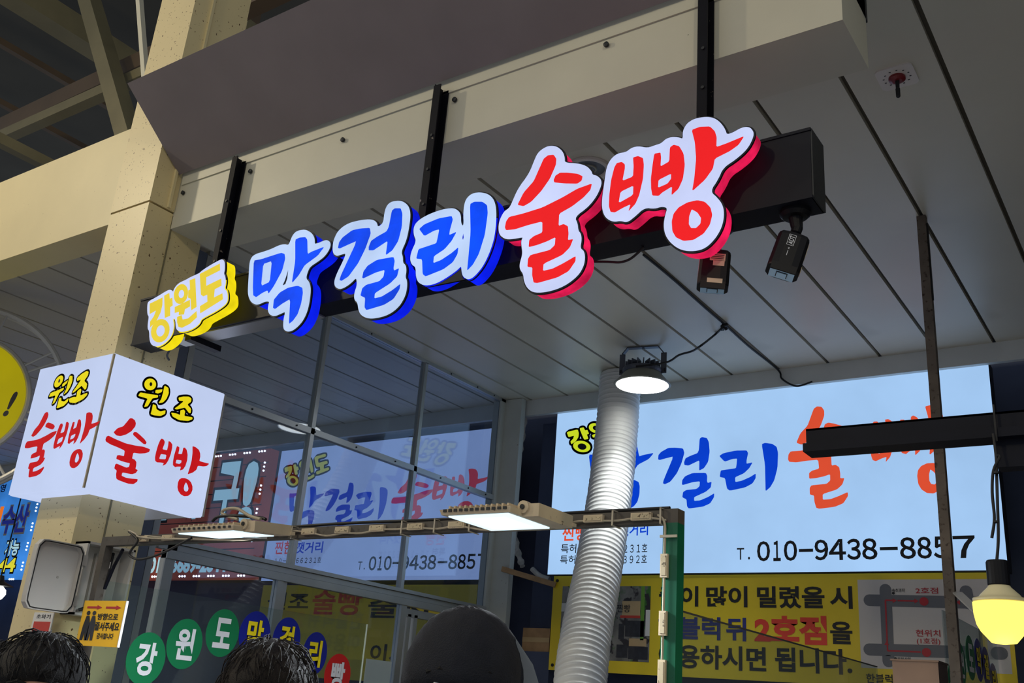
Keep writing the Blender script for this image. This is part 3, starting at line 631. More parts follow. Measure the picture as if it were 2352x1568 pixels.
back_sign('back_wall_sign', 'bright blue-white lightbox sign on the back wall, partly behind the white duct', XS0, XS1, ZS0, ZS1, 'panel_face', 'panel_red', 'panel_blue', 'panel_lime',
  [(1350, 1018, 1501, 1168), (1511, 1007, 1641, 1168), (1652, 1020, 1788, 1130), (1810, 932, 1966, 1168), (2000, 933, 2216, 1135), (1302, 957, 1462, 1035)],
  (1739, 1236, 2241, 1285),
  [('찐빵', (1292, 1206, 1350, 1242), 'panel_red'), ('땟거리', (1424, 1202, 1489, 1230), 'panel_blue'), ('특허', (1289, 1249, 1324, 1270), 'ink_black'), ('１０－１４６６２３１호', (1335, 1250, 1487, 1270), 'ink_black'), ('특허', (1287, 1275, 1322, 1295), 'ink_black'), ('１０－１４６６３９２호', (1333, 1275, 1486, 1294), 'ink_black')])
XT0 = onY(634, 1120, YS).x
back_sign('back_wall_sign', 'dim lavender unlit sign, given a glow, seen through the glass partition', XT0, -4.12, onY(1000, 1331, YS).z, onY(940, 1004, YS).z, 'panel_face_dim', 'panel_red_dim', 'panel_blue_dim', 'panel_lime_dim',
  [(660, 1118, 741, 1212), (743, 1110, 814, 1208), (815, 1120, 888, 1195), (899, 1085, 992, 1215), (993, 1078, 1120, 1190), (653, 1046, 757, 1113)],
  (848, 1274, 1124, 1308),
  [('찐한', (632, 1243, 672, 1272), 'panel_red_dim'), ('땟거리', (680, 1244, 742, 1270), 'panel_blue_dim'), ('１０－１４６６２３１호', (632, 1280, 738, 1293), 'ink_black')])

# yellow banner under the right sign
YB = 5.67
bn = thing('banner', 'yellow printed banner with black and red lettering under the lit sign', 'banner', (-2.1, YB, 1.9))
bz1 = onY(1700, 1319, YB).z; bz0 = onY(1400, 1545, YB).z; bxa, bxb = onY(1266, 1430, YB).x, onY(2325, 1430, YB).x
MB().box(bxa, bxb, YB, YB + 0.008, bz0, bz1).build('banner_sheet', 'vinyl_yellow', bn)
for (x_, z_) in ((bxa + 0.03, bz0 + 0.03), (bxa + 0.03, bz1 - 0.03)): MB().lathe((x_, YB, z_), [(0.010, 0), (0.010, -0.006)], 10, (0, 1, 0)).build('eyelet', 'ink_black', bn)
def bt(s_, b, m, bd=0.03): return text_px(bn, 'lettering', s_, onY, YB, b, m, -0.002, bd)
bt('줄이', (1514, 1346, 1604, 1392), 'ink_black'); bt('많이', (1622, 1346, 1717, 1394), 'ink_black'); bt('밀렸을', (1739, 1346, 1894, 1397), 'ink_black'); bt('시', (1906, 1346, 1958, 1398), 'ink_black')
bt('한블럭', (1512, 1416, 1655, 1468), 'ink_navy'); bt('뒤', (1668, 1418, 1714, 1472), 'ink_navy'); bt('2호점', (1733, 1413, 1899, 1479), 'ink_red', 0.045); bt('을', (1907, 1427, 1958, 1479), 'ink_black')
bt('이용하시면', (1513, 1482, 1760, 1537), 'ink_black'); bt('됩니다.', (1780, 1488, 1957, 1546), 'ink_black')
# printed photo (as flat print) on the banner
u0, v0, u1, v1 = rect_px(onY, YB, 1288, 1346, 1493, 1516); P = PY(YB)
def prect(parent, nm, m, a0, b0, a1, b1, w): return MB().add([P(a0, b0, w), P(a1, b0, w), P(a1, b1, w), P(a0, b1, w)], [(0, 1, 2, 3)]).build(nm, m, parent)
def pxr(parent, nm, m, box, w): a, b, c, e = rect_px(onY, YB, *box); return prect(parent, nm, m, a, b, c, e, w)
ph = prect(bn, 'printed_photo', 'photo_print', u0, v0, u1, v1, -0.001)
for box, m in (((1429, 1380, 1471, 1413), 'photo_tan'), ((1472, 1346, 1480, 1470), 'photo_green'), ((1305, 1346, 1314, 1440), 'photo_green'), ((1425, 1413, 1471, 1419), 'photo_red'), ((1416, 1480, 1442, 1510), 'photo_dark'),
               ((1443, 1485, 1488, 1514), 'photo_dark'), ((1421, 1432, 1434, 1468), 'photo_dark'), ((1483, 1400, 1493, 1460), 'vinyl_white'), ((1445, 1466, 1485, 1484), 'photo_tan'), ((1436, 1425, 1480, 1462), 'photo_dark'), ((1290, 1385, 1304, 1404), 'vinyl_white')):
    pxr(ph, 'photo_patch', m, box, -0.002)
text_px(ph, 'photo_lettering', '찐빵', onY, YB, (1417, 1388, 1448, 1406), 'ink_black', -0.003, 0.01)
# printed map on the banner
mp = pxr(bn, 'printed_map', 'map_paper', (1974, 1330, 2315, 1540), -0.001)
def road(pts, wd, m, w, round_=True):
    mb = MB(); q = [onY(a, b, YB) for a, b in pts]
    for i in range(len(q) - 1):
        w -= 0.0001
        a, b = Vector((q[i].x, q[i].z)), Vector((q[i + 1].x, q[i + 1].z)); e = (b - a).normalized(); n = Vector((-e.y, e.x)) * wd
        mb.add([P(a.x + n.x, a.y + n.y, w), P(b.x + n.x, b.y + n.y, w), P(b.x - n.x, b.y - n.y, w), P(a.x - n.x, a.y - n.y, w)], [(0, 1, 2, 3)])
    if round_:
        for v in q:
            w -= 0.0001; mb.add([P(v.x + wd * math.cos(t * math.pi / 8), v.z + wd * math.sin(t * math.pi / 8), w) for t in range(16)], [tuple(range(16))])
    return mb.build('map_line', m, mp)
RW = 0.031
road([(1997, 1378), (2300, 1385)], RW, 'map_road', -0.002); road([(2034, 1354), (2041, 1518)], RW, 'map_road', -0.0022); road([(1997, 1491), (2300, 1500)], RW, 'map_road', -0.0024)
road([(2219, 1358), (2224, 1385)], RW, 'map_road', -0.0026); road([(2262, 1430), (2266, 1500)], RW, 'map_road', -0.0026)
road([(2115, 1497), (2039, 1494), (2034, 1378), (2054, 1379)], 0.004, 'ink_crimson', -0.0035, False); road([(2062, 1379), (2104, 1380)], 0.004, 'ink_crimson', -0.0035, False)
road([(2122, 1381), (2123, 1381)], 0.022, 'ink_crimson', -0.004); road([(2128, 1498), (2129, 1498)], 0.022, 'ink_crimson', -0.004)
for a in ((2054, 1379, 0), (2104, 1380, 0), (2037, 1478, 90), (2202, 1383, 180)):
    q = onY(a[0], a[1], YB); t = math.radians(a[2]); MB().add([P(q.x + 0.014 * math.cos(t + k), q.z + 0.014 * math.sin(t + k), -0.0042) for k in (0, 2.09, 4.19)], [(0, 1, 2)]).build('map_arrow', 'ink_crimson', mp)
for a in ((2052, 1362), (2199, 1366), (2057, 1512)): road([a, (a[0] + 0.5, a[1])], 0.007, 'ink_black', -0.004)
for s_, b, m in (('속초과자', (2049, 1351, 2079, 1360), 'ink_black'), ('2호점', (2103, 1349, 2155, 1363), 'ink_crimson'), ('북설악', (2169, 1348, 2192, 1357), 'ink_black'), ('건어물', (2170, 1358, 2192, 1367), 'ink_black'),
                ('현위치', (2104, 1446, 2160, 1462), 'ink_crimson'), ('(1호점)', (2106, 1465, 2160, 1481), 'ink_crimson'), ('부부상회', (2062, 1509, 2092, 1518), 'ink_black'), ('이재', (2062, 1519, 2084, 1526), 'ink_black'), ('한블럭 뒤', (1990, 1548, 2079, 1570), 'ink_black')):
    text_px(mp, 'map_lettering', s_, onY, YB, b, m, -0.004, 0.012)['kind'] = 'stuff'
# yellow banner behind the partition
b2 = thing('banner', 'yellow banner with brush lettering behind the lower partition glass', 'banner', (-5.2, YB, 1.7))
a, b, c, e = rect_px(onY, YB, 588, 1343, 985, 1560)
MB().box(a, -4.2, YB, YB + 0.008, b, e).build('banner_sheet', 'vinyl_yellow', b2)
for s_, bx, m in (('원조', (615, 1360, 710, 1400), 'ink_black'), ('술빵', (718, 1352, 832, 1412), 'ink_red'), ('줄서', (846, 1368, 985, 1420), 'ink_black'), ('이시면', (850, 1480, 985, 1525), 'ink_black')):
    text_px(b2, 'lettering', s_, onY, YB, bx, m, -0.002, 0.02)

# ================================================================== neighbour's signs further left
def led_rows(parent, pts):
    mb = MB()
    for p, ax in pts:
        for k in (-1, 0, 1):
            mb.lathe(p + ax * (0.035 * k), [(0.009, 0.0), (0.009, -0.008), (0.004, -0.012)], 6, (0, 1, 0))
    o = mb.build('led_string', 'led_dot', parent); o['kind'] = 'stuff'; return o
n1 = thing('wood_print_sign', 'dark red plank-printed shop sign with pale letters and LED edging behind the glass', 'sign', (-8.1, YS, 2.36))
nx0, nx1, nz0, nz1 = -9.82, -6.53, 2.36, 3.46
MB().box(nx0, nx1, YS, YS + 0.1, nz0, nz1).build('face_panel', 'neighbour_red', n1)
for k in range(1, 9): MB().box(nx0, nx1, YS - 0.002, YS, nz0 + k * 0.122 - 0.004, nz0 + k * 0.122 + 0.004).build('plank_line', 'ink_black', n1)
for s_, bx in (('구', (493, 1062, 548, 1212)), ('!', (556, 1060, 588, 1200)), ('수산 대', (300, 1130, 455, 1196))):
    u0, v0, u1, v1 = rect_px(onY, YS, *bx); mb = MB()
    text_into(mb, s_, PY(YS), u0 - 0.025, v0 - 0.025, u1 + 0.025, v1 + 0.025, -0.003, 0.08); mb.build('letter_outline', 'ink_black', n1)
    text_px(n1, 'lettering', s_, onY, YS, bx, 'neighbour_letter', -0.005, 0.04)
text_px(n1, 'phone_number', '010-6689-2644', onY, YS, (344, 1276, 523, 1316), 'neighbour_letter', -0.004, 0.05)
led_rows(n1, [(Vector((nx0 + 0.15 + 0.19 * k, YS - 0.002, z)), Vector((1, 0, 0))) for k in range(17) for z in (nz0 + 0.02, nz1 - 0.02)] + [(Vector((x, YS - 0.002, nz0 + 0.14 + 0.2 * k)), Vector((0, 0, 1))) for k in range(5) for x in (nx0 + 0.04, nx1 - 0.04)])
n2 = thing('wave_print_sign', 'blue sea-printed shop sign with LED edging at the left edge', 'sign', (-11, YS, 2.36))
MB().box(-11.9, -9.98, YS, YS + 0.1, 2.38, 3.52).build('face_panel', 'neighbour_blue', n2)
for s_, bx, m, om in (('수산', (8, 1160, 64, 1224), 'neighbour_navy', 'vinyl_white'), ('가능', (14, 1240, 44, 1276), 'neighbour_letter', 'ink_black'), ('-2644', (-50, 1282, 36, 1314), 'neighbour_yellow', 'ink_black'), ('영', (2, 1112, 14, 1130), 'ink_navy', None), ('직', (-40, 1165, 4, 1215), 'neighbour_orange', None)):
    if om:
        u0, v0, u1, v1 = rect_px(onY, YS, *bx); mb = MB(); text_into(mb, s_, PY(YS), u0 - 0.02, v0 - 0.02, u1 + 0.02, v1 + 0.02, -0.003, 0.07); mb.build('letter_outline', om, n2)
    text_px(n2, 'lettering', s_, onY, YS, bx, m, -0.005, 0.03)
led_rows(n2, [(Vector((-11.8 + 0.19 * k, YS - 0.002, z)), Vector((1, 0, 0))) for k in range(10) for z in (2.37, 3.52)] + [(Vector((-9.95, YS - 0.002, 2.5 + 0.2 * k)), Vector((0, 0, 1))) for k in range(5)])
# round ring sign at the left edge
rc = onY(-90, 909, 2.6); ax = Vector((-0.75, 0.66, 0.0)).normalized(); dist = (rc - CW).length
rs = thing('round_sign', 'round yellow sign in double chrome rings at the left edge', 'sign', (rc.x, rc.y, rc.z - 0.35))
rin, rout = 124 * dist / F_PX * 0.97, 197 * dist / F_PX * 0.97
MB().lathe(rc, [(rin, -0.03), (rin, 0.03)], 48, ax).build('sign_disc', 'round_sign_yellow', rs)
MB().torus(rc, rin + 0.01, 0.02, ax).build('ring', 'ring_metal', rs); MB().torus(rc, rout, 0.016, ax, 64).build('ring', 'ring_metal', rs); MB().torus(rc + ax * 0.07, rout, 0.012, ax, 64).build('ring', 'ring_metal', rs)
sd = ax.cross(Vector((0, 0, 1))).normalized(); upv = Vector((0, 0, 1))
for k in range(8):
    a = math.radians(45 * k + 35)
    for da in (-0.06, 0.06):
        e = sd * math.cos(a + da) + upv * math.sin(a + da); MB().tube([rc + e * rin, rc + e * rout], 0.008, 8).build('spoke', 'ring_metal', rs)
mb = MB(); text_into(mb, '!', lambda a, b, w_: rc + sd * a + upv * b - ax * (0.031 - w_), rin * 0.72, -0.09, rin * 0.80, 0.06, -0.001, 0.03, shear=0.03); mb.build('lettering', 'ink_black', rs)

# ================================================================== light bar frame in front of the stall
YR = 2.05; TB = 0.030
fxl, fxr = onY(240, 1240, YR).x, onY(1541, 1190, YR).x; fz = 0.5 * (onY(300, 1226, YR).z + onY(1450, 1180, YR).z)
fr_ = thing('light_frame', 'metal tube frame with a row of small LED modules over the stall front', 'frame', ((fxl + fxr) / 2, YR, 0))
MB().box(fxl - TB / 2, fxr + TB / 2, YR, YR + TB, fz - TB, fz).build('top_bar', 'brown_tube', fr_)
gp = MB().box(fxr - 0.018, fxr + 0.018, YR - 0.002, YR + 0.034, 0, fz - TB).build('post', 'green_paint', fr_); gp['label'] = 'green painted corner post'
MB().box(fxr - 0.018, fxr + 0.018, YR - 0.002, YR + 0.034, fz - TB, fz + 0.002).build('corner_joint', 'brown_tube', fr_)
MB().box(fxl - TB / 2, fxl + TB / 2, YR, YR + TB, 0, fz - TB).build('post', 'brown_tube', fr_)
MB().tube([onY(282, 1262, YR + 0.01), onY(262, 1300, YR + 0.03), onY(240, 1352, YR + 0.03)], 0.006, 8).build('brace', 'black_metal', fr_)
def led_module(c, du):      # c centre on the tube's front face, du direction of its length
    dv = Vector((0, -1, 0)).cross(du).normalized()
    m = MB().obox(c + Vector((0, -0.005, 0)), du, dv, Vector((0, 1, 0)), 0.026, 0.0085, 0.005).build('led_module', 'flood_beige', fr_)
    MB().obox(c + Vector((0, -0.0105, 0)), du, dv, Vector((0, 1, 0)), 0.022, 0.0055, 0.0008).build('module_face', 'module_beige', m)
for px, py in ((333, 1230), (390, 1228), (641, 1224), (712, 1223), (789, 1224), (869, 1216), (957, 1212), (1052, 1208), (1366, 1196), (1476, 1188)):
    p = onY(px, py, YR); led_module(Vector((p.x, YR, fz - TB / 2 + 0.001)), Vector((1, 0, 0)))
wpts = []
for i, (px, py) in enumerate(((333, 1230), (400, 1236), (450, 1238), (560, 1240), (612, 1226), (641, 1224), (675, 1219), (712, 1223), (750, 1230), (789, 1224), (830, 1224), (869, 1216), (912, 1215), (957, 1212), (1005, 1214), (1052, 1208), (1130, 1218), (1290, 1212), (1320, 1198), (1366, 1196), (1420, 1195), (1476, 1188), (1530, 1194))):
    p = onY(px, py, YR - 0.006); p.z = min(max(p.z, fz - TB - 0.004), fz); wpts.append(p)
MB().tube(catmull(wpts, 4), 0.0025, 6).build('module_wire', 'wire_beige', fr_)
for py in (1300, 1432, 1545):
    p = onY(1535, py, YR); led_module(Vector((fxr - 0.010, YR - 0.002, p.z)), Vector((0, 0, 1)))
MB().tube(catmull([Vector((fxr - 0.03, YR - 0.006, fz - 0.012)), Vector((fxr - 0.012, YR - 0.008, fz - 0.03)), Vector((fxr - 0.010, YR - 0.008, fz - 0.09)), Vector((fxr - 0.010, YR - 0.008, fz - 0.30)), Vector((fxr - 0.014, YR - 0.008, fz - 0.6))], 5), 0.0028, 6).build('module_wire', 'wire_beige', fr_)
def tie(x_): MB().box(x_ - 0.002, x_ + 0.002, YR - 0.012, YR - 0.010, fz - TB - 0.003, fz + 0.003).box(x_ - 0.002, x_ + 0.002, YR - 0.012, YR + TB + 0.002, fz + 0.002, fz + 0.004).box(x_ - 0.002, x_ + 0.002, YR - 0.012, YR + TB + 0.002, fz - TB - 0.004, fz - TB - 0.002).build('cable_tie', 'cable_tie', fr_)
for px in (678, 928, 1003, 1083, 1411, 1521): tie(onY(px, 1210, YR).x)
p = onY(1533, 1233, YR); MB().box(fxr - 0.021, fxr + 0.021, YR - 0.012, YR - 0.009, p.z - 0.003, p.z + 0.003).build('cable_tie', 'cable_tie', fr_)
MB().tube(catmull([Vector((onY(610, 1205, YR).x, YR + 0.02, fz + 0.006)), Vector((-2.0, YR + 0.01, fz + 0.008)), Vector((-1.7, YR + 0.012, fz + 0.006)), Vector((-1.3, YR + 0.016, fz + 0.007)), Vector((fxr - 0.01, YR + 0.015, fz + 0.007))], 6), 0.0045, 8).build('power_cable', 'black_rubber', fr_)
MB().tube(catmull([onY(296, 1220, YR - 0.01), onY(316, 1240, YR - 0.015), onY(302, 1262, YR - 0.02), onY(298, 1275, YR - 0.02), onY(322, 1284, YR - 0.02), onY(372, 1270, YR - 0.02), onY(440, 1235, YR - 0.02)], 6), 0.0042, 8).build('power_cable', 'black_rubber', fr_)
MB().tube(catmull([onY(296, 1218, YR - 0.012), onY(312, 1226, YR - 0.014), onY(318, 1232, YR - 0.014), onY(350, 1236, YR - 0.012), onY(440, 1238, YR - 0.01)], 5), 0.003, 6).build('power_cable', 'wire_beige', fr_)

# flat LED floodlights on the bar
def flood(name, label, xa, xb, ya, yb, z, arm_side, watts, tilt):
    t = thing(name, label, 'floodlight', ((xa + xb) / 2, (ya + yb) / 2, z), 'floodlights on the light bar')
    h = 0.017; xm = (xa + xb) / 2; w_ = (xb - xa) / 2; y_ = (yb - ya) / 2; ym_ = (ya + yb) / 2
    hs = MB().add([(xa, ya, z), (xb, ya, z), (xb, yb, z), (xa, yb, z), (xa - .004, ya - .004, z + .012), (xb + .004, ya - .004, z + .012), (xb + .004, yb + .004, z + .012), (xa - .004, yb + .004, z + .012),
                   (xa + .012, ya + .012, z + h), (xb - .012, ya + .012, z + h), (xb - .012, yb - .012, z + h), (xa + .012, yb - .012, z + h)],
                  [(0, 1, 2, 3), (0, 1, 5, 4), (1, 2, 6, 5), (2, 3, 7, 6), (3, 0, 4, 7), (4, 5, 9, 8), (5, 6, 10, 9), (6, 7, 11, 10), (7, 4, 8, 11), (8, 9, 10, 11)]).build('housing', 'flood_beige', t)
    n = 12
    for k in range(n):
        x_ = xa + 0.014 + (xb - xa - 0.028) * k / (n - 1); MB().box(x_ - 0.0025, x_ + 0.0025, ya + 0.01, yb - 0.012, z + h, z + h + 0.006).build('fin', 'flood_beige', hs)
    for k in range(n):
        x_ = xa + 0.012 + (xb - xa - 0.024) * k / (n - 1); MB().box(x_ - 0.005, x_ + 0.005, ya - 0.0045, ya - 0.003, z + 0.006, z + 0.0125).build('vent_slot', 'dark_steel', hs)
    MB().box(xa + .012, xb - .012, ya + .012, yb - .012, z - 0.003, z).build('lens', 'lens_edge', t)
    MB().box(xa + .04, xb - .04, ya + .04, yb - .04, z - 0.0045, z - 0.003).build('led_board', 'lens_white', t)
    s_ = arm_side; xe = xb if s_ > 0 else xa
    MB().box(min(xe, xe + s_ * 0.045), max(xe, xe + s_ * 0.045), ym_ - 0.05, yb, z - 0.002, z + 0.028).build('driver_box', 'flood_beige', t)
    MB().lathe((xe + s_ * 0.004, ym_ - 0.056, z + 0.02), [(0.015, 0), (0.015, 0.02)], 14, (0, 1, 0)).build('pivot', 'flood_beige', t)
    MB().lathe((xe + s_ * 0.004, ym_ - 0.057, z + 0.02), [(0.006, 0), (0.006, -0.003)], 8, (0, 1, 0)).build('bolt', 'dark_steel', t)
    MB().box(xe - 0.01, xe + 0.05, yb - 0.004, YR - 0.0125, fz - 0.034, z + 0.010).build('clamp', 'flood_beige', t)
    li = bpy.data.lights.new('floodlight_lamp', 'AREA'); li.shape = 'RECTANGLE'; li.size = xb - xa - 0.03; li.size_y = yb - ya - 0.03; li.energy = watts; li.color = (0.86, 0.93, 1.0)
    lo = bpy.data.objects.new('floodlight_lamp', li); COL.objects.link(lo); lo.parent = t; lo.location = Vector((xm, ym_, z - 0.006)) - t.location
    t.rotation_euler.x = math.radians(tilt)
    return t
flood('floodlight', 'square beige floodlight with a bright white lens hanging at mid bar', -1.478, -1.282, 1.828, 2.028, 1.92, 1, 16, 0)
f2 = flood('floodlight', 'beige floodlight seen edge-on at the left end of the light bar', -2.50, -2.235, 1.85, 2.025, 1.922, 1, 14, 5)
MB().tube(catmull([onY(548, 1200, YR), onY(515, 1188, YR), onY(520, 1178, YR), onY(548, 1176, YR), onY(575, 1192, YR), onY(600, 1200, YR)], 6), 0.005, 8).build('cable_loop', 'wire_beige', f2)
MB().tube(catmull([onY(490, 1204, YR), onY(505, 1194, YR), onY(545, 1192, YR), onY(600, 1198, YR + 0.02), onY(612, 1202, YR + 0.02)], 6), 0.005, 8).build('cable_loop', 'black_rubber', f2)
MB().obox(onY(575, 1238, YR - 0.02), Vector((1, 0, -0.05)).normalized(), Vector((0, 1, 0)), Vector((0.05, 0, 1)).normalized(), 0.05, 0.03, 0.005).build('wrapped_tape', 'vinyl_white', f2)

# ================================================================== pendant high-bay lamp
LX, LY = -2.597, 4.954; LZ = 3.347
hb = thing('high_bay_lamp', 'round grey high-bay lamp glowing white below the strip ceiling', 'lamp', (LX, LY, LZ))
MB().lathe((LX, LY, LZ), [(0.163, 0.0), (0.168, 0.004), (0.160, 0.010), (0.112, 0.068), (0.100, 0.085)], 40).build('reflector', 'lamp_shade_grey', hb, True)
MB().lathe((LX, LY, LZ), [(0.150, -0.004), (0.156, 0.002), (0.156, 0.006)], 40).build('lens', 'lens_high_bay', hb)
hsk = MB().lathe((LX, LY, LZ), [(0.112, 0.072), (0.118, 0.085), (0.118, 0.097), (0.100, 0.105)], 36).build('heat_sink', 'lamp_grey', hb)
for k in range(18):
    a = math.pi * k / 9; e = Vector((math.cos(a), math.sin(a), 0)); MB().obox(Vector((LX, LY, LZ + 0.118)) + e * 0.07, e, e.cross(upv), upv, 0.034, 0.003, 0.020).build('fin', 'lamp_grey', hsk)
br = MB(); bw = 0.125; ud = Vector((0.97, 0.24, 0)).normalized()
cpt = Vector((LX, LY, 0))
for s_ in (-1, 1): br.bar(cpt + ud * (bw * s_) + Vector((0, 0, LZ + 0.07)), cpt + ud * (bw * s_) + Vector((0, 0, 3.545)), 0.004, 0.034, up=ud)
br.bar(cpt + ud * (bw - 0.03) + Vector((0, 0, 3.582)), cpt - ud * (bw - 0.03) + Vector((0, 0, 3.582)), 0.034, 0.005)
for s_ in (-1, 1): br.bar(cpt + ud * (bw * s_) + Vector((0, 0, 3.543)), cpt + ud * ((bw - 0.032) * s_) + Vector((0, 0, 3.582)), 0.034, 0.005)
br.build('mounting_bracket', 'lamp_grey', hb)
for s_ in (-1, 1): MB().lathe(cpt + ud * (0.128 * s_) + Vector((0, 0, LZ + 0.09)), [(0.011, 0), (0.011, 0.008)], 10, ud * s_).build('side_bolt', 'dark_steel', hb)
MB().lathe((LX, LY, 3.584), [(0.008, -0.008), (0.008, 0.002)], 8).build('ceiling_bolt', 'dark_steel', hb)
li = bpy.data.lights.new('high_bay_light', 'AREA'); li.shape = 'DISK'; li.size = 0.28; li.energy = 3.0; li.spread = math.radians(74); li.color = (0.94, 0.98, 1.0)
lo = bpy.data.objects.new('high_bay_light', li); COL.objects.link(lo); lo.parent = hb; lo.location = (0, 0, -0.008)
zc = ZC - 0.02
cb1 = catmull([Vector((LX + 0.02, LY - 0.12, LZ + 0.075)), onY(1530, 832, LY - 0.12), onY(1560, 815, 4.75), onY(1590, 806, 4.7), onY(1612, 792, 4.6), onZ(1640, 770, zc - 0.01), onZ(1662, 750, zc)], 6)
tag(MB().tube(cb1, 0.006, 8).build('lamp_cable', 'black_rubber', origin=cb1[0]), 'black cable looping from the high-bay lamp up to the ceiling', 'cable')
cb2 = [onZ(1420, 640, zc), onZ(1500, 675, zc), onZ(1580, 670, zc), onZ(1620, 705, zc), onZ(1668, 748, zc), onZ(1720, 795, zc), onZ(1786, 848, zc - 0.004), onY(1795, 868, YH - 0.03), onY(1815, 882, YH - 0.04), onY(1835, 886, YH - 0.04), onY(1866, 876, YH - 0.02)]
tag(MB().tube(catmull([onZ(1478, 585, zc), onZ(1545, 640, zc), onZ(1618, 705, zc)] + cb2[4:], 6), 0.006, 8).build('ceiling_cable', 'black_rubber', origin=cb2[4]), 'black taped cable running along the ceiling to the header', 'cable')
q = onZ(1668, 748, zc - 0.01); kn = MB()
for k in range(5): kn.tube([q + Vector((random.uniform(-.03, .03), random.uniform(-.03, .03), random.uniform(-.02, .01))), q + Vector((random.uniform(-.03, .03), random.uniform(-.03, .03), random.uniform(-.02, .01)))], 0.008, 6)
kn.build('cable_knot', 'black_rubber', bpy.data.objects['ceiling_cable'])
cb3 = catmull([Vector((onY(1345, 590, 2.2).x, 2.17, zb0 - 0.004)), onY(1395, 601, 2.17), onY(1425, 602, 2.17), onY(1450, 593, 2.17), Vector((onY(1478, 577, 2.17).x, 2.17, zb0 - 0.002))], 6)
MB().tube(cb3, 0.0035, 8).build('sagging_cable', 'black_rubber', sg)
cb4 = catmull([Vector((onY(385, 795, 2.15).x, 2.17, zb0 - 0.002)), onY(384, 815, 2.2), onY(388, 826, 2.25)], 5)
MB().tube(cb4, 0.004, 8).build('sagging_cable', 'black_rubber', sg)

# ================================================================== duct
dp = catmull([Vector((-2.96, 5.34, 3.57)), Vector((-2.955, 5.33, 3.46)), Vector((-2.93, 5.26, 3.1)), Vector((-2.87, 5.10, 2.7)), Vector((-2.78, 4.85, 2.25)), Vector((-2.70, 4.62, 1.9)), Vector((-2.61, 4.42, 1.55)), Vector((-2.55, 4.3, 1.1)), Vector((-2.5, 4.25, 0.6))], 90)
R0 = 0.128; rad = []
acc = 0.0; prev = dp[0]
for p in dp:
    acc += (p - prev).length; prev = p; ph_ = (acc / 0.033) % 1.0
    rad.append(R0 + (0.0065 * max(0.0, 1 - abs(ph_ - 0.5) / 0.2)))
dt = thing('flexible_duct', 'white ribbed flexible duct rising in front of the lit sign', 'duct', dp[-1])
MB().tube(dp, rad, 40).build('duct_hose', 'duct_white', dt, True)
MB().box(-2.8, -2.2, 3.95, 4.55, 0.0, 0.6).build('duct_plinth', 'box_grey', dt)

# ================================================================== ceiling fittings
sp = onZ(2060, 175, ZC - 0.012)
s1 = thing('ceiling_sensor', 'white square ceiling plate with red rosette and black nozzle', 'sensor', sp - Vector((0, 0, 0.09)))
sl = MB()
hw, hl = 0.060, 0.062; zt = ZC - 0.012
sl.fill2d([chaikin([(sp.x - hw, sp.y - hl), (sp.x + hw, sp.y - hl), (sp.x + hw, sp.y + hl), (sp.x - hw, sp.y + hl)], 2, 0.1)], lambda a, b, w_: Vector((a, b, zt - w_)), 0, 0.006)
sl.build('plate', 'plate_white', s1)
MB().lathe((sp.x, sp.y, zt - 0.006), [(0.027, 0), (0.027, -0.008), (0.016, -0.014)], 24).build('rosette', 'rosette_red', s1)
MB().lathe((sp.x, sp.y, zt - 0.018), [(0.007, 0), (0.006, -0.03), (0.0075, -0.032), (0.007, -0.062), (0.004, -0.066)], 12).build('nozzle', 'dark_steel', s1)
sl = MB()
for k in range(12):
    a = math.pi * k / 6 + 0.2; sl.box(sp.x + 0.042 * math.cos(a) - 0.003, sp.x + 0.042 * math.cos(a) + 0.003, sp.y + 0.042 * math.sin(a) - 0.002, sp.y + 0.042 * math.sin(a) + 0.002, zt - 0.0068, zt - 0.006)
o = sl.build('plate_slots', 'ink_black', s1); o['kind'] = 'stuff'
dc = onZ(1352, 385, ZC - 0.012)
s2 = thing('ceiling_speaker', 'round cream-rimmed ceiling speaker half hidden behind the red letter', 'speaker', dc - Vector((0, 0, 0.02)))
MB().torus((dc.x, dc.y, zt - 0.002), 0.078, 0.012, (0, 0, 1), 40, 8).build('rim', 'plate_white', s2)
MB().lathe((dc.x, dc.y, zt - 0.004), [(0.07, 0), (0.05, 0.002), (0.02, -0.004), (0.004, -0.006)], 32).build('cone', 'lamp_grey', s2)
MB().torus((dc.x, dc.y, zt - 0.006), 0.03, 0.005, (0, 0, 1), 24, 6).build('cone_ring', 'lamp_shade_grey', s2)
# hanging pole and the dark channel
pt = onZ(2113, 493, ZC)
pl = MB().box(pt.x - 0.012, pt.x + 0.024, 3.985, 4.02, 0.0, ZC - 0.012)
hp = thing('support_pole', 'rusty square pole running from floor to ceiling at the right', 'pole', (pt.x, 4.0, 0)); pl.build('tube', 'rust_pole', hp)
MB().box(pt.x + 0.0245, pt.x + 0.030, 3.99, 4.0, 3.2, 3.55).build('side_wire', 'black_rubber', hp)
q = onX(2150, 1352, pt.x); e1 = Vector((pt.x + 0.03, 4.0, onY(2150, 1360, 4.0).z)); e2 = onY(2262, 1420, 3.75)
MB().bar(e1, e2, 0.035, 0.006).build('diagonal_brace', 'box_grey', hp)
YCH = 2.25; ca = onY(1851, 985, YCH); cbm = onY(1851, 1040, YCH)
ch = thing('steel_channel', 'dark steel channel crossing the lit sign from the right edge', 'beam', (0.3, YCH, cbm.z))
chb = MB().box(ca.x, 1.6, YCH, YCH + 0.006, cbm.z + 0.02, ca.z).box(ca.x, 1.6, YCH, YCH + 0.06, ca.z - 0.005, ca.z).box(ca.x - 0.004, 1.6, YCH - 0.014, YCH + 0.05, cbm.z, cbm.z + 0.02)
chb.build('channel', 'black_metal', ch)
cx_ = onY(2292, 960, YCH).x
MB().box(cx_ - 0.012, 1.6, YCH + 0.01, YCH + 0.055, cbm.z - 0.06, cbm.z).build('lower_angle', 'black_metal', ch)
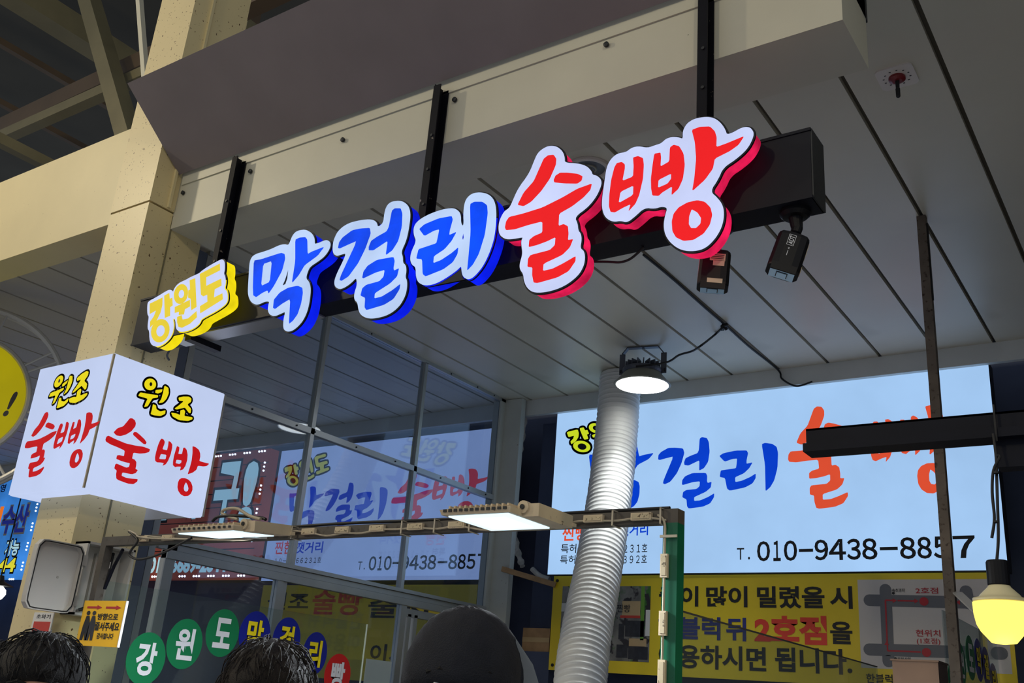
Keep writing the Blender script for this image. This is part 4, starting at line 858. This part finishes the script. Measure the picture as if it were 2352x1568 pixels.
MB().box(cx_ - 0.006, cx_ - 0.002, YCH - 0.018, YCH - 0.014, cbm.z - 0.01, ca.z + 0.012).build('cable_tie', 'black_rubber', ch)
MB().box(1.55, 1.62, YCH - 0.01, YCH + 0.06, 0, ca.z + 0.02).build('channel_post', 'dark_steel', ch)
# bulb on a cord hanging from the channel
bx_, by_ = onY(2300, 1400, 2.2).x, 2.2
bzt, bzb = onY(2297, 1287, by_).z, onY(2300, 1480, by_).z
bl = thing('hanging_bulb', 'large warm glowing bulb hanging on a black cord at the right edge', 'bulb', (bx_, by_, bzb))
hh = bzt - bzb; ms_ = bzb + hh * 0.475; rb = 0.0505
zs = onY(2297, 1342, by_).z
MB().lathe((bx_, by_, 0), [(0.019, bzt), (0.021, bzt - 0.004), (0.021, zs), (0.020, zs - 0.002)], 20).build('socket', 'black_plastic', bl)
MB().lathe((bx_, by_, 0), [(0.018, zs), (0.022, zs - 0.006), (0.036, zs - 0.020), (rb - 0.003, zs - 0.036), (rb, ms_ + 0.01), (rb, ms_ + 0.002)], 32).build('bulb_body', 'bulb_body', bl, True)
MB().lathe((bx_, by_, 0), [(rb + 0.001, ms_ + 0.002), (rb, ms_ - 0.02), (rb * 0.93, ms_ - 0.04), (rb * 0.8, ms_ - 0.053), (rb * 0.45, bzb + 0.003), (0.004, bzb)], 32).build('diffuser', 'bulb_glow', bl, True)
MB().tube(catmull([Vector((bx_, by_, bzt)), onY(2293, 1230, by_), onY(2290, 1120, by_), onY(2288, 1050, by_ + 0.02), Vector((onY(2288, 1030, YCH).x, YCH - 0.02, cbm.z + 0.005))], 6), 0.003, 8).build('cord', 'black_rubber', bl)
MB().tube(catmull([onY(2278, 1235, by_), onY(2284, 1190, by_), onY(2279, 1130, by_), onY(2282, 1080, by_), onY(2296, 1050, by_), onY(2290, 1046, by_)], 6), 0.003, 8).build('cord', 'black_rubber', bl)
for py in (1085, 1198): 
    q = onY(2288, py, by_); MB().lathe(q, [(0.006, -0.002), (0.006, 0.002)], 8).build('cord_tie', 'black_rubber', bl)
li = bpy.data.lights.new('bulb_light', 'POINT'); li.energy = 3.2; li.color = (1.0, 0.80, 0.42); li.shadow_soft_size = 0.05
lo = bpy.data.objects.new('bulb_light', li); COL.objects.link(lo); lo.parent = bl; lo.location = (0, 0, -0.07)

# ================================================================== security cameras under the sign box
def sec_cam(label, A, B, face_dir, branded):
    t = thing('security_camera', label, 'camera', B, 'security cameras under the sign box')
    a = (B - A).normalized(); n_ = (face_dir - a * face_dir.dot(a)).normalized(); s_ = a.cross(n_).normalized()
    if s_.dot(r) < 0: s_ = -s_
    Lh = (B - A).length; hw_, ht = 0.038, 0.032
    def ring(sc_, dx=0.0):
        return [(hw_ * sc_ * cx, ht * sc_ * cy + dx) for cx, cy in ((-1, -.55), (-.8, -.9), (-.4, -1), (.4, -1), (.8, -.9), (1, -.55), (1, .55), (.8, .9), (.4, 1), (-.4, 1), (-.8, .9), (-1, .55))]
    secs = [(0.0, 0.86), (0.02 * Lh, 0.95), (0.10 * Lh, 1.0), (0.97 * Lh, 1.03), (Lh, 1.0)]; vs = []; fs = []
    for h, sc_ in secs:
        for (u, v) in ring(sc_): vs.append(A + a * h + s_ * u + n_ * v)
    m = 12
    for i in range(len(secs) - 1):
        for k in range(m): fs.append((i * m + k, i * m + (k + 1) % m, (i + 1) * m + (k + 1) % m, (i + 1) * m + k))
    fs.append(tuple(range(m))); fs.append(tuple((len(secs) - 1) * m + k for k in range(m)))
    bd = MB().add(vs, fs).build('body', 'black_plastic', t)
    # hood over the front
    MB().obox(B + n_ * (ht * 0.96) + a * 0.004, s_, a, n_, hw_ * 0.8, 0.010, 0.0022).build('hood', 'black_plastic', t)
    MB().obox(B + a * 0.001 - n_ * 0.003, s_, a, n_, hw_ * 0.78, 0.0012, ht * 0.72).build('front_window', 'camera_window', t)
    MB().obox(B + a * 0.0025 - n_ * 0.006, s_, a, n_, hw_ * 0.36, 0.0012, ht * 0.36).build('lens_frame', 'ink_black', t)
    MB().obox(B + a * 0.0038 - n_ * 0.006, s_, a, n_, hw_ * 0.31, 0.0012, ht * 0.31).build('lens_window', 'camera_window', t)
    # neck, arm and round base on the box underside
    base = Vector((A.x + 0.002, YBX + 0.055, zb0))
    MB().tube([A - a * 0.0, A - a * 0.018], 0.007, 10).build('ball_joint', 'chrome', t)
    MB().lathe(A - a * 0.002, [(0.012, 0), (0.012, 0.006)], 12, a).build('neck_collar', 'black_plastic', t)
    MB().tube([A - a * 0.016, A - a * 0.030, base + Vector((0, 0, -0.012))], [0.013, 0.014, 0.018], 14).build('arm', 'black_plastic', t)
    MB().lathe(base, [(0.038, 0), (0.038, -0.008), (0.030, -0.016), (0.016, -0.018)], 26).build('base', 'black_plastic', t)
    def plate(cu, cv, du, dv, m_, nm, w_=0.0006):       # on the visible face: cu across, cv along the body
        MB().obox(A + a * (cv * Lh) + s_ * (cu * hw_) + n_ * (ht * 1.02 + w_), s_, a, n_, du, dv, 0.0005).build(nm, m_, bd)
    if branded:
        Pm = lambda u, v, w_: A + a * (0.27 * Lh - u) + s_ * (-0.1 * hw_ - v) + n_ * (ht * 1.035 + w_)
        mb = MB(); text_into(mb, 'ADT', Pm, -0.012, -0.0055, 0.012, 0.0055, 0.001, 0.02); mb.build('logo_lettering', 'sticker_white', bd)
        fr = MB()
        for (u0_, v0_, u1_, v1_) in ((-0.0155, -0.0085, 0.0155, -0.0075), (-0.0155, 0.0075, 0.0155, 0.0085), (-0.0155, -0.0085, -0.0145, 0.0085), (0.0145, -0.0085, 0.0155, 0.0085)):
            fr.add([Pm(u0_, v0_, 0.001), Pm(u1_, v0_, 0.001), Pm(u1_, v1_, 0.001), Pm(u0_, v1_, 0.001)], [(0, 1, 2, 3)])
        fr.build('logo_frame', 'sticker_white', bd)
        mb = MB(); text_into(mb, 'AI', Pm, -0.027, -0.002, -0.022, 0.002, 0.001, 0.02); mb.build('small_lettering', 'sticker_white', bd)
        MB().add([Pm(-0.045, -0.0006, 0.001), Pm(-0.030, -0.0006, 0.001), Pm(-0.030, 0.0006, 0.001), Pm(-0.045, 0.0006, 0.001)], [(0, 1, 2, 3)]).build('stripe', 'sticker_white', bd)
        for cv in (0.22, 0.42): MB().obox(A + a * (cv * Lh) + s_ * (hw_ * 1.03) + n_ * 0.004, n_, a, s_, 0.010, 0.010, 0.0006).build('label', 'flood_beige', bd)
        MB().obox(A + a * (0.88 * Lh) + s_ * (hw_ * 1.045) + n_ * 0.006, n_, a, s_, 0.010, 0.008, 0.0006).build('label', 'photo_tan', bd)
    else:
        plate(0.15, 0.26, 0.019, 0.010, 'flood_beige', 'label'); plate(0.25, 0.42, 0.014, 0.008, 'flood_beige', 'label'); plate(0.1, 0.93, 0.019, 0.006, 'flood_beige', 'label')
        for k in range(3): plate(0.15, 0.20 + 0.05 * k, 0.016, 0.0007, 'ink_black', 'label_print', 0.0014)
        MB().obox(A + a * (0.52 * Lh) - s_ * (hw_ * 1.0) , n_, a, s_, 0.018, 0.045 * Lh / 0.1, 0.0012).build('lit_side', 'vinyl_white', bd)  # white plate paints the light on the body's left side
    return t
A1 = onY(1823, 548, 2.145); B1 = onY(1796, 626, 2.122)
sec_cam('black security camera with a white boxed logo under the right end of the sign', A1, B1, (CW - A1), True)
A2 = onY(1644, 583, 2.145); B2 = onY(1636, 662, 2.140)
sec_cam('black security camera with paper labels hanging behind the last red letter', A2, B2, (CW - A2), False)

# ================================================================== electrical box on the column, with its lid open
eb = thing('electrical_box', 'open beige electrical box on the column with its lid swung left', 'electrical box', (-3.34, 2.2, 1.70))
ex0, ex1, ey0, ey1, ez0, ez1 = XC1, -3.30, 2.098, 2.298, 1.70, 1.955; tk = 0.008
MB().box(ex0, ex0 + 0.004, ey0, ey1, ez0, ez1).box(ex0, ex1, ey0, ey0 + tk, ez0, ez1).box(ex0, ex1, ey1 - tk, ey1, ez0, ez1).box(ex0, ex1, ey0, ey1, ez0, ez0 + tk).box(ex0, ex1, ey0, ey1, ez1 - tk, ez1).build('body', 'box_grey', eb)
MB().box(ex0 + 0.004, ex0 + 0.02, ey0 + 0.08, ey1 - 0.02, ez0 + 0.02, ez1 - 0.03).build('back_plate', 'box_inner', eb)
MB().box(ex0 + 0.02, ex0 + 0.05, ey0 + 0.085, ey0 + 0.125, ez0 + 0.12, ez0 + 0.2).build('breaker', 'plate_white', eb)
MB().lathe((ex0 + 0.05, ey0 + 0.105, ez0 + 0.14), [(0.012, 0), (0.012, 0.008)], 14, (1, 0, 0)).build('knob', 'black_plastic', eb)
MB().tube(catmull([(ex0 + 0.03, ey0 + 0.14, ez1 - 0.02), (ex0 + 0.05, ey0 + 0.12, ez0 + 0.15), (ex0 + 0.05, ey0 + 0.09, ez0 + 0.05), (ex0 + 0.03, ey0 + 0.05, ez0 + 0.02)], 5), 0.006, 8).build('inner_cable', 'black_rubber', eb)
lx = -3.302; ly0, ly1, lz0, lz1 = 1.902, 2.082, 1.698, 1.932
ldP = lambda a, b, w_: Vector((lx + w_, a, b))
rr_ = lambda g: chaikin([(ly0 + g, lz0 + g), (ly1 - g, lz0 + g), (ly1 - g, lz1 - g), (ly0 + g, lz1 - g)], 2, 0.1)
ld = MB().fill2d([rr_(0)], ldP, -0.004, 0.004).fill2d([rr_(0), rr_(0.008)], ldP, 0.0, 0.022).build('lid', 'box_grey', eb)
MB().fill2d([rr_(0.004), rr_(0.0075)], ldP, 0.022, 0.0015).build('gasket', 'gasket', ld)
MB().lathe((lx, (ly0 + ly1) / 2 + 0.02, (lz0 + lz1) / 2), [(0.005, 0), (0.004, 0.002)], 12, (1, 0, 0)).build('lid_boss', 'box_inner', ld)
for z_ in (1.745, 1.885): MB().box(-3.306, -3.29, 2.078, 2.104, z_ - 0.018, z_ + 0.018).build('hinge', 'box_grey', eb)

# queue notice on the frame's left post
YN = 2.03; nz1_, nz0_ = 1.741, 1.592; na, nb = onY(195, 1380, YN).x, onY(291, 1382, YN).x
nz1_ = onY(240, 1379, YN).z; nz0_ = onY(226, 1484, YN).z
nt_ = thing('queue_notice', 'small yellow notice with red arrows and two figures on the frame post', 'notice', ((na + nb) / 2, YN, nz0_))
MB().box(na, nb, YN, YN + 0.006, nz0_, nz1_).build('board', 'notice_yellow', nt_)
MB().box(nb - 0.002, nb + 0.001, YN - 0.001, YN + 0.007, nz0_, nz1_).build('board_edge', 'vinyl_white', nt_)
W_ = nb - na; H_ = nz1_ - nz0_
def NP(u, v, w_): return Vector((na + W_ * u, YN + w_, nz0_ + H_ * v))
for u in (0.10, 0.55):
    MB().add([NP(u, .825, -.001), NP(u + .24, .825, -.001), NP(u + .24, .80, -.001), NP(u + .36, .845, -.001), NP(u + .24, .90, -.001), NP(u + .24, .87, -.001), NP(u, .87, -.001)], [(0, 1, 2, 3, 4, 5, 6)]).build('arrow', 'ink_crimson', nt_)
for s_, (u0, v0, u1, v1) in (('방향으로', (.40, .57, .88, .72)), ('줄서주세요', (.38, .34, .95, .53)), ('감사합니다', (.47, .16, .86, .29))):
    mb = MB(); text_into(mb, s_, NP, u0, v0, u1, v1, -0.001, 0.03); mb.build('lettering', 'ink_black', nt_)
for k, (u, m) in enumerate(((0.16, 'ink_black'), (0.30, 'photo_dark'))):
    g = MB(); g.add([NP(u - .07, .45, -.001), NP(u - .09, .12, -.001), NP(u - .02, .12, -.001), NP(u, .30, -.001), NP(u + .02, .12, -.001), NP(u + .08, .12, -.001), NP(u + .08, .5, -.001), NP(u + .04, .66, -.001), NP(u - .03, .66, -.001)], [tuple(range(9))])
    g.add([NP(u + .045 * math.cos(t * math.pi / 6), .72 + .05 * math.sin(t * math.pi / 6), -.001) for t in range(12)], [tuple(range(12))])
    g.build('figure_print', m, nt_)

# ================================================================== glass guards with round stickers
XLp = fxl + 0.02; gz = onX(500, 1376, XLp).z; gy1 = onX(845, 1425, XLp).y
gl = thing('glass_guard', 'clear glass guard with green, blue and red round letter stickers', 'glass guard', (XLp, 2.9, 0))
MB().box(XLp - 0.003, XLp + 0.003, YR + 0.035, gy1, 0.95, gz).build('glass_pane', 'guard_glass', gl)
MB().box(XLp - 0.0035, XLp + 0.0035, gy1 - 0.003, gy1, 0.95, gz).build('polished_edge', 'paper_pale', gl)
MB().box(XLp - 0.06, XLp + 0.3, YR + 0.035, gy1 + 0.05, 0.0, 0.95).build('counter', 'box_grey', gl)
XP = XLp + 0.004
def sticker(parent, X, cx, cy, rx, ry, m, ml, s_, out=None, tall=1.0):
    c = onX(cx, cy, X); ru = (onX(cx + rx, cy, X).y - onX(cx - rx, cy, X).y) / 2; rv = (onX(cx, cy - ry, X).z - onX(cx, cy + ry, X).z) / 2
    P_ = PXp(X); o = MB().fill2d([ell(c.y, c.z, ru, rv, 36)], P_, -0.001, 0.001).build('round_sticker', m, parent)
    if out:
        mb = MB(); text_into(mb, s_, P_, c.y - ru * 0.50, c.z - rv * 0.62, c.y + ru * 0.54, c.z + rv * 0.60, -0.0016, 0.07); mb.build('letter_outline', out, o)
    mb = MB(); text_into(mb, s_, P_, c.y - ru * 0.52, c.z - rv * 0.64, c.y + ru * 0.52, c.z + rv * 0.62, -0.0025, 0.035); mb.build('lettering', ml, o)
for a in ((335, 1512, 45, 62, 'sticker_green', 'sticker_white', '강'), (424, 1478, 41, 59, 'sticker_green', 'sticker_white', '원'), (511, 1453, 38, 56, 'sticker_green', 'sticker_white', '도'), (585, 1456, 36, 54, 'sticker_blue', 'sticker_yellow', '막', 'ink_black'),
          (658, 1468, 32, 52, 'sticker_blue', 'sticker_yellow', '걸', 'ink_black'), (723, 1500, 28, 50, 'sticker_blue', 'sticker_yellow', '리', 'ink_black'), (775, 1550, 30, 50, 'sticker_red', 'sticker_white', '빵', 'ink_black')): sticker(gl, XP, *a)
XRp = fxr - 0.01; gz2 = onX(1700, 1440, XRp).z
g2 = thing('glass_guard', 'plain clear glass guard behind the green corner post', 'glass guard', (XRp, 2.9, 0))
MB().box(XRp - 0.003, XRp + 0.003, YR + 0.04, 3.72, 0.95, gz2).build('glass_pane', 'guard_glass', g2)
MB().box(XRp - 0.0034, XRp + 0.0034, YR + 0.04, 3.72, gz2 - 0.003, gz2).build('polished_edge', 'wall_dark_grey', g2)
MB().box(XRp - 0.02, XRp + 0.35, YR + 0.04, 3.7, 0, 0.95).build('counter', 'box_grey', g2)
XQ = -0.92
g3 = thing('glass_guard', 'clear glass guard with narrow-looking round stickers by the hanging bulb', 'glass guard', (XQ, 4.7, 0))
gq0, gq1 = max(4.45, onX(2165, 1500, XQ).y), onX(2330, 1500, XQ).y
MB().box(XQ - 0.006, XQ - 0.001, gq0, min(gq1, 5.62), 0.95, onX(2240, 1440, XQ).z).build('glass_pane', 'guard_glass', g3)
MB().box(XQ - 0.02, XQ + 0.3, gq0, min(gq1, 5.6), 0, 0.95).build('counter', 'box_grey', g3)
for a in ((2188, 1558, 10, 36, 'sticker_green', 'sticker_white', '강'), (2208, 1525, 10, 48, 'sticker_green', 'sticker_white', '원'), (2229, 1510, 10, 50, 'sticker_green', 'sticker_white', '도'), (2248, 1515, 9, 48, 'sticker_blue', 'sticker_yellow', '막', 'ink_black'),
          (2265, 1530, 9, 44, 'sticker_blue', 'sticker_yellow', '걸', 'ink_black'), (2283, 1560, 8, 36, 'sticker_blue', 'sticker_yellow', '리', 'ink_black')): sticker(g3, XQ, *a)
# small things around
pc = [onX(*p, XG + 0.006) for p in ((842, 1512), (899, 1524))]
pn = MB().box(XG + 0.004, XG + 0.007, pc[0].y, pc[1].y, 1.45, pc[0].z).build('paper_notice', 'paper_pale', origin=(XG + 0.006, (pc[0].y + pc[1].y) / 2, 1.45)); tag(pn, 'pale paper notice taped to the lower partition glass', 'notice')
w0, w1 = onY(1153, 1306, 5.52), onY(1276, 1343, 5.66)
tag(MB().bar(w0, w1, 0.03, 0.034).build('wooden_batten', 'wood_stick', origin=w0), 'short wooden batten between the white post and lit sign', 'batten')
ins = [onY(1207, 930, 5.785), onY(1200, 1000, 5.785), onY(1190, 1060, 5.785), onY(1184, 1120, 5.785), onY(1180, 1200, 5.785), onY(1188, 1260, 5.785), onY(1200, 1300, 5.76)]
wr = bpy.data.objects['wall_recess']
MB().tube(catmull(ins, 8), [0.020 + 0.006 * math.sin(k * 1.7) for k in range(6 * 8 + 1)], 9).build('foam_strip', 'foam_white', wr)
MB().tube(catmull([onY(1222, 1306, 5.782), onY(1240, 1322, 5.784), onY(1262, 1330, 5.785)], 6), 0.018, 8).build('foam_strip', 'foam_white', wr)
st_ = onY(2105, 1545, 4.3)
tag(MB().box(st_.x - 0.07, st_.x + 0.10, 4.22, 4.38, 0.95, onY(2100, 1522, 4.3).z).box(st_.x - 0.075, st_.x + 0.105, 4.21, 4.38, onY(2100, 1522, 4.3).z, onY(2100, 1518, 4.3).z).build('steel_canister', 'copper_steel', origin=(st_.x, 4.35, 0.95)), 'polished steel canister at the foot of the map print', 'canister')
tag(MB().box(st_.x - 0.12, st_.x + 0.15, 4.2, 4.40, 0, 0.949).build('back_counter', 'box_grey', origin=(st_.x, 4.4, 0)), 'grey counter under the steel canister', 'counter')

# ================================================================== people queuing, heads at the bottom of the frame
def person(label, px, py, Y, shirt, hair, cap=None, hood=None, face_off=0.0, hl=0.40):
    top = onY(px, py, Y); face = Vector((CW.x - top.x, CW.y - top.y, 0)).normalized()
    ca_, sa_ = math.cos(face_off), math.sin(face_off); face = Vector((face.x * ca_ - face.y * sa_, face.x * sa_ + face.y * ca_, 0)); side = face.cross(Vector((0, 0, 1)))
    hgt = top.z - 0.012; O = Vector((top.x, top.y, 0)); k = hgt / 1.65
    t = thing('person', label, 'person', O)
    def W(s_, f_, z_): return O + side * s_ * k + face * f_ * k + Vector((0, 0, z_ * k))
    mb = MB()
    def ellip(c, rx, ry, rz, n=16, m=10):
        vs = []; fs = []
        for i in range(m + 1):
            a = math.pi * i / m
            for j in range(n):
                b = 2 * math.pi * j / n; vs.append(c + side * (rx * math.sin(a) * math.cos(b)) + face * (ry * math.sin(a) * math.sin(b)) + Vector((0, 0, rz * math.cos(a))))
        for i in range(m):
            for j in range(n): fs.append((i * n + j, i * n + (j + 1) % n, (i + 1) * n + (j + 1) % n, (i + 1) * n + j))
        mb.add(vs, fs)
    def limb(pts, rads):
        mb.tube([W(*p) for p in pts], [q * k for q in rads], 12)
        for p, q in zip(pts, rads): ellip(W(*p), q * k, q * k, q * k, 10, 6)
    ellip(W(0, 0.0, 1.555), 0.078 * k, 0.096 * k, 0.095 * k)                 # skull
    ellip(W(0, 0.020, 1.475), 0.060 * k, 0.072 * k, 0.062 * k)                # jaw
    ellip(W(0, 0.098, 1.508), 0.013 * k, 0.018 * k, 0.022 * k)                # nose
    for s_ in (-1, 1): ellip(W(0.078 * s_, -0.005, 1.52), 0.012 * k, 0.022 * k, 0.032 * k)
    limb([(0, -0.01, 1.47), (0, -0.015, 1.36)], [0.052, 0.058])
    limb([(0, -0.01, 1.33), (0, 0.0, 1.18), (0, 0.0, 1.02), (0, 0, 0.90)], [0.11, 0.135, 0.120, 0.135])
    limb([(-0.17, 0, 1.34), (0.17, 0, 1.34)], [0.062, 0.062])
    limb([(-0.08, 0, 1.22), (0.08, 0, 1.22)], [0.115, 0.115])
    for s_ in (-1, 1):
        limb([(0.19 * s_, 0, 1.33), (0.235 * s_, -0.01, 1.06), (0.245 * s_, 0.05, 0.82)], [0.056, 0.045, 0.032])
        ellip(W(0.247 * s_, 0.062, 0.765), 0.018 * k, 0.042 * k, 0.05 * k)
        for j, (f_, ln) in enumerate(((0.094, 0.070), (0.073, 0.080), (0.051, 0.075), (0.030, 0.060))):
            limb([(0.247 * s_, f_, 0.73), (0.244 * s_, f_ + 0.004, 0.73 - ln * 0.5), (0.236 * s_, f_ + 0.002, 0.73 - ln)], [0.0095, 0.009, 0.008])
        limb([(0.244 * s_, 0.09, 0.78), (0.236 * s_, 0.118, 0.755), (0.230 * s_, 0.128, 0.725)], [0.012, 0.010, 0.009])
        limb([(0.085 * s_, 0, 0.88), (0.095 * s_, 0.005, 0.47), (0.095 * s_, -0.01, 0.09)], [0.092, 0.058, 0.042])
        limb([(0.097 * s_, -0.03, 0.045), (0.10 * s_, 0.08, 0.036), (0.102 * s_, 0.14, 0.03)], [0.044, 0.040, 0.032])
    bo = mb.build('body', 'skin', t, True)
    md = bo.modifiers.new('r', 'REMESH'); md.mode = 'VOXEL'; md.voxel_size = 0.0105; sm = bo.modifiers.new('s', 'SMOOTH'); sm.iterations = 3; sm.factor = 0.5
    dg = bpy.context.evaluated_depsgraph_get(); me = bpy.data.meshes.new_from_object(bo.evaluated_get(dg)); bo.modifiers.clear(); bo.data = me
    me.materials.clear()
    for m in ('skin', shirt, 'trousers', 'shoe'): me.materials.append(MATS[m])
    idx = []
    for p in me.polygons:
        c = p.center / k; z_ = c.z; rs_ = abs(c.dot(side))
        idx.append(3 if z_ < 0.085 else 0 if (z_ > 1.40) or (rs_ > 0.19 and z_ < 0.80) else 2 if z_ < 0.93 and rs_ < 0.19 else 1)
    me.polygons.foreach_set('material_index', idx); me.polygons.foreach_set('use_smooth', [True] * len(me.polygons)); me.update()
    for s_ in (-1, 1):
        e = MB().lathe(W(0.033 * s_, 0.0885, 1.535), [(0.0125 * k, -0.004), (0.0115 * k, 0.001), (0.006 * k, 0.004)], 12, face).build('eye', 'eye_white', t)
        MB().lathe(W(0.033 * s_, 0.0925, 1.535), [(0.0055 * k, 0), (0.004 * k, 0.0015)], 10, face).build('iris', 'hair_black', e)
        MB().tube([W(0.018 * s_, 0.097, 1.556), W(0.034 * s_, 0.094, 1.562), W(0.052 * s_, 0.083, 1.556)], 0.004 * k, 6).build('eyebrow', hair, t)
    MB().tube([W(-0.022, 0.084, 1.458), W(0, 0.092, 1.460), W(0.022, 0.084, 1.458)], [0.003, 0.006, 0.003], 8).build('mouth', 'lip', t)
    # hair: a shell over the skull, high at the forehead and low at the nape
    n, m = 40, 22; vs = []; fs = []; rnd = random.Random(px)
    c0 = W(0, -0.004, 1.550)
    for i in range(m + 1):
        a = math.pi * 0.80 * i / m
        for j in range(n):
            b = 2 * math.pi * j / n; fr = math.sin(b)
            lim = math.pi * (hl + (0.68 - hl) * (1 - fr) / 2 * (1.0 if cap is None else 0.6)); aa = min(a, lim); g = 1.0 + rnd.uniform(-0.012, 0.02)
            rx, ry, rz = (0.092 * k * g, 0.110 * k * g, 0.108 * k * g)
            if aa >= lim - 1e-6: rx *= 0.90; ry *= 0.90
            vs.append(c0 + side * (rx * math.sin(aa) * math.cos(b)) + face * (ry * math.sin(aa) * fr) + Vector((0, 0, rz * math.cos(aa))))
    for i in range(m):
        for j in range(n): fs.append((i * n + j, i * n + (j + 1) % n, (i + 1) * n + (j + 1) % n, (i + 1) * n + j))
    MB().add(vs, fs).build('hair' if cap is None else 'knit_cap', hair if cap is None else cap, t, True)
    if cap is None:          # loose strands following the scalp
        hs_ = MB(); rq = random.Random(px + 1)
        for q in range(170):
            b = rq.uniform(0, 2 * math.pi); a = rq.uniform(0.05, 0.42) * math.pi; pts = []
            lift = rq.uniform(0.0, 0.012); da = rq.uniform(0.10, 0.22); db = rq.uniform(-0.35, 0.35)
            for i in range(4):
                t_ = i / 3; aa = a + da * math.pi * t_; bb = b + db * t_; g = 1.02 + (lift / 0.1) * math.sin(math.pi * t_ * 0.8)
                if aa > math.pi * (hl + (0.68 - hl) * (1 - math.sin(bb)) / 2): break
                pts.append(c0 + side * (0.092 * k * g * math.sin(aa) * math.cos(bb)) + face * (0.110 * k * g * math.sin(aa) * math.sin(bb)) + Vector((0, 0, 0.108 * k * g * math.cos(aa))))
            if len(pts) > 1: hs_.tube(pts, 0.0011, 4)
        o = hs_.build('hair_strands', hair, t); o['kind'] = 'stuff'
    if cap:
        side = -side; b0 = W(0.072, 0.03, 1.615); MB().add([b0, b0 + side * 0.028 * k + Vector((0, 0, -0.035 * k)), b0 + side * 0.044 * k + Vector((0, 0, -0.075 * k)), b0 + side * 0.004 * k + Vector((0, 0, -0.06 * k)),
                 b0 - face * 0.012, b0 - face * 0.012 + side * 0.028 * k + Vector((0, 0, -0.035 * k)), b0 - face * 0.012 + side * 0.044 * k + Vector((0, 0, -0.075 * k)), b0 - face * 0.012 + side * 0.004 * k + Vector((0, 0, -0.06 * k))],
                 [(0, 1, 2, 3), (4, 5, 6, 7), (0, 1, 5, 4), (1, 2, 6, 5), (2, 3, 7, 6), (3, 0, 4, 7)]).build('ear_flap', 'brim_grey', t)
    if hood:
        MB().tube([W(0.10 * math.cos(q), -0.02 + 0.11 * math.sin(q), 1.40 + 0.04 * math.cos(q * 2)) for q in [math.pi * (0.75 + 1.5 * i / 14) for i in range(15)]], 0.045 * k, 10).build('hood', hood, t, True)
    return t
person('person with black hair in front of the cream column, at bottom left', 112, 1446, 1.15, 'jacket_grey', 'hair_black', hl=0.46)
person('person with thinning brown hair in front of the round stickers', 632, 1461, 1.36, 'jacket_blue', 'hair_brown', hl=0.46)
person('person in a dark knit cap with a grey flap, at bottom centre', 1080, 1386, 1.24, 'jacket_black', 'hair_black', cap='knit_cap', hl=0.53)
person('person in a red hooded jacket at the far left edge', 30, 1470, 1.62, 'jacket_red', 'hair_black', hood='jacket_red')

# left-edge odds and ends
lb_ = onY(-4, 1350, 4.0)
lbt = thing('shaded_bulb', 'white bulb under a small dark shade at the left edge', 'bulb', lb_ - Vector((0, 0, 0.09)))
MB().lathe(lb_, [(0.10, 0.015), (0.095, 0.02), (0.03, 0.05), (0.02, 0.09)], 24).build('lamp_shade', 'dark_steel', lbt)
MB().lathe(lb_, [(0.03, 0.015), (0.055, -0.01), (0.06, -0.04), (0.04, -0.075), (0.008, -0.09)], 20).build('bulb', 'lens_white', lbt, True)
MB().tube([lb_ + Vector((0, 0, 0.09)), Vector((lb_.x, lb_.y, ZC - 0.012))], 0.005, 8).build('cord', 'black_rubber', lbt)
u0, v0, u1, v1 = rect_px(onY, 2.076, 73, 1406, 118, 1462)
ps = thing('poster', 'small cream poster with a red picture on the column', 'poster', (u0, 2.076, v0))
MB().box(u0, u1, 2.0755, 2.0795, v0, v1).build('sheet', 'vinyl_white', ps)
MB().box(u0 + 0.012, u1 - 0.008, 2.0745, 2.0755, v0 + 0.005, v0 + (v1 - v0) * 0.62).build('picture', 'photo_red', ps)
mb = MB(); text_into(mb, '초와기', PY(2.0745), u0 + 0.02, v0 + (v1 - v0) * 0.74, u1 - 0.015, v0 + (v1 - v0) * 0.92, 0, 0.01); mb.build('lettering', 'ink_black', ps)
u0, v0, u1, v1 = rect_px(onY, 5.72, 1200, 1442, 1262, 1496)
cbd = thing('cardboard_box', 'brown cardboard box in the dark gap left of the yellow banner', 'box', ((u0 + u1) / 2, 5.8, v0))
MB().box(u0, u1, 5.72, 5.95, v0, v1).build('carton', 'wood_stick', cbd); MB().box(u0, u1, 5.718, 5.72, (v0 + v1) / 2 - 0.015, (v0 + v1) / 2 + 0.015).build('tape', 'photo_tan', cbd)
MB().box(u0 - 0.12, u1 + 0.02, 5.70, 6.04, 0.0, v0).build('shelf', 'wall_dark', cbd)

# market pendant lamps over the lane (they light the scene; outside this frame)
for (hx, hy, hz, wt) in HALL_LAMPS:
    hl_ = thing('pendant_lamp', 'unseen hall pendant lamp hanging high over the ' + ('left end' if hx < -4 else 'middle' if hx < 0 else 'right end') + ' of the lane', 'lamp', (hx, hy, hz), 'pendant lamps over the lane')
    MB().lathe((hx, hy, hz), [(0.26, 0.0), (0.25, 0.02), (0.12, 0.20), (0.05, 0.28)], 28, cap=False).build('lamp_shade', 'lamp_shade_grey', hl_, True)
    MB().lathe((hx, hy, hz + 0.03), [(0.02, 0.1), (0.07, 0.03), (0.08, -0.02), (0.05, -0.07), (0.01, -0.09)], 20).build('bulb', 'bulb_glow', hl_, True)
    MB().tube([(hx, hy, hz + 0.27), (hx, hy, 8.6)], 0.012, 8).build('cord', 'black_rubber', hl_)
    li = bpy.data.lights.new('pendant_light', 'POINT'); li.energy = wt; li.color = (1.0, 0.86, 0.60); li.shadow_soft_size = 0.12
    lo = bpy.data.objects.new('pendant_light', li); COL.objects.link(lo); lo.parent = hl_; lo.location = (0, 0, -0.12)
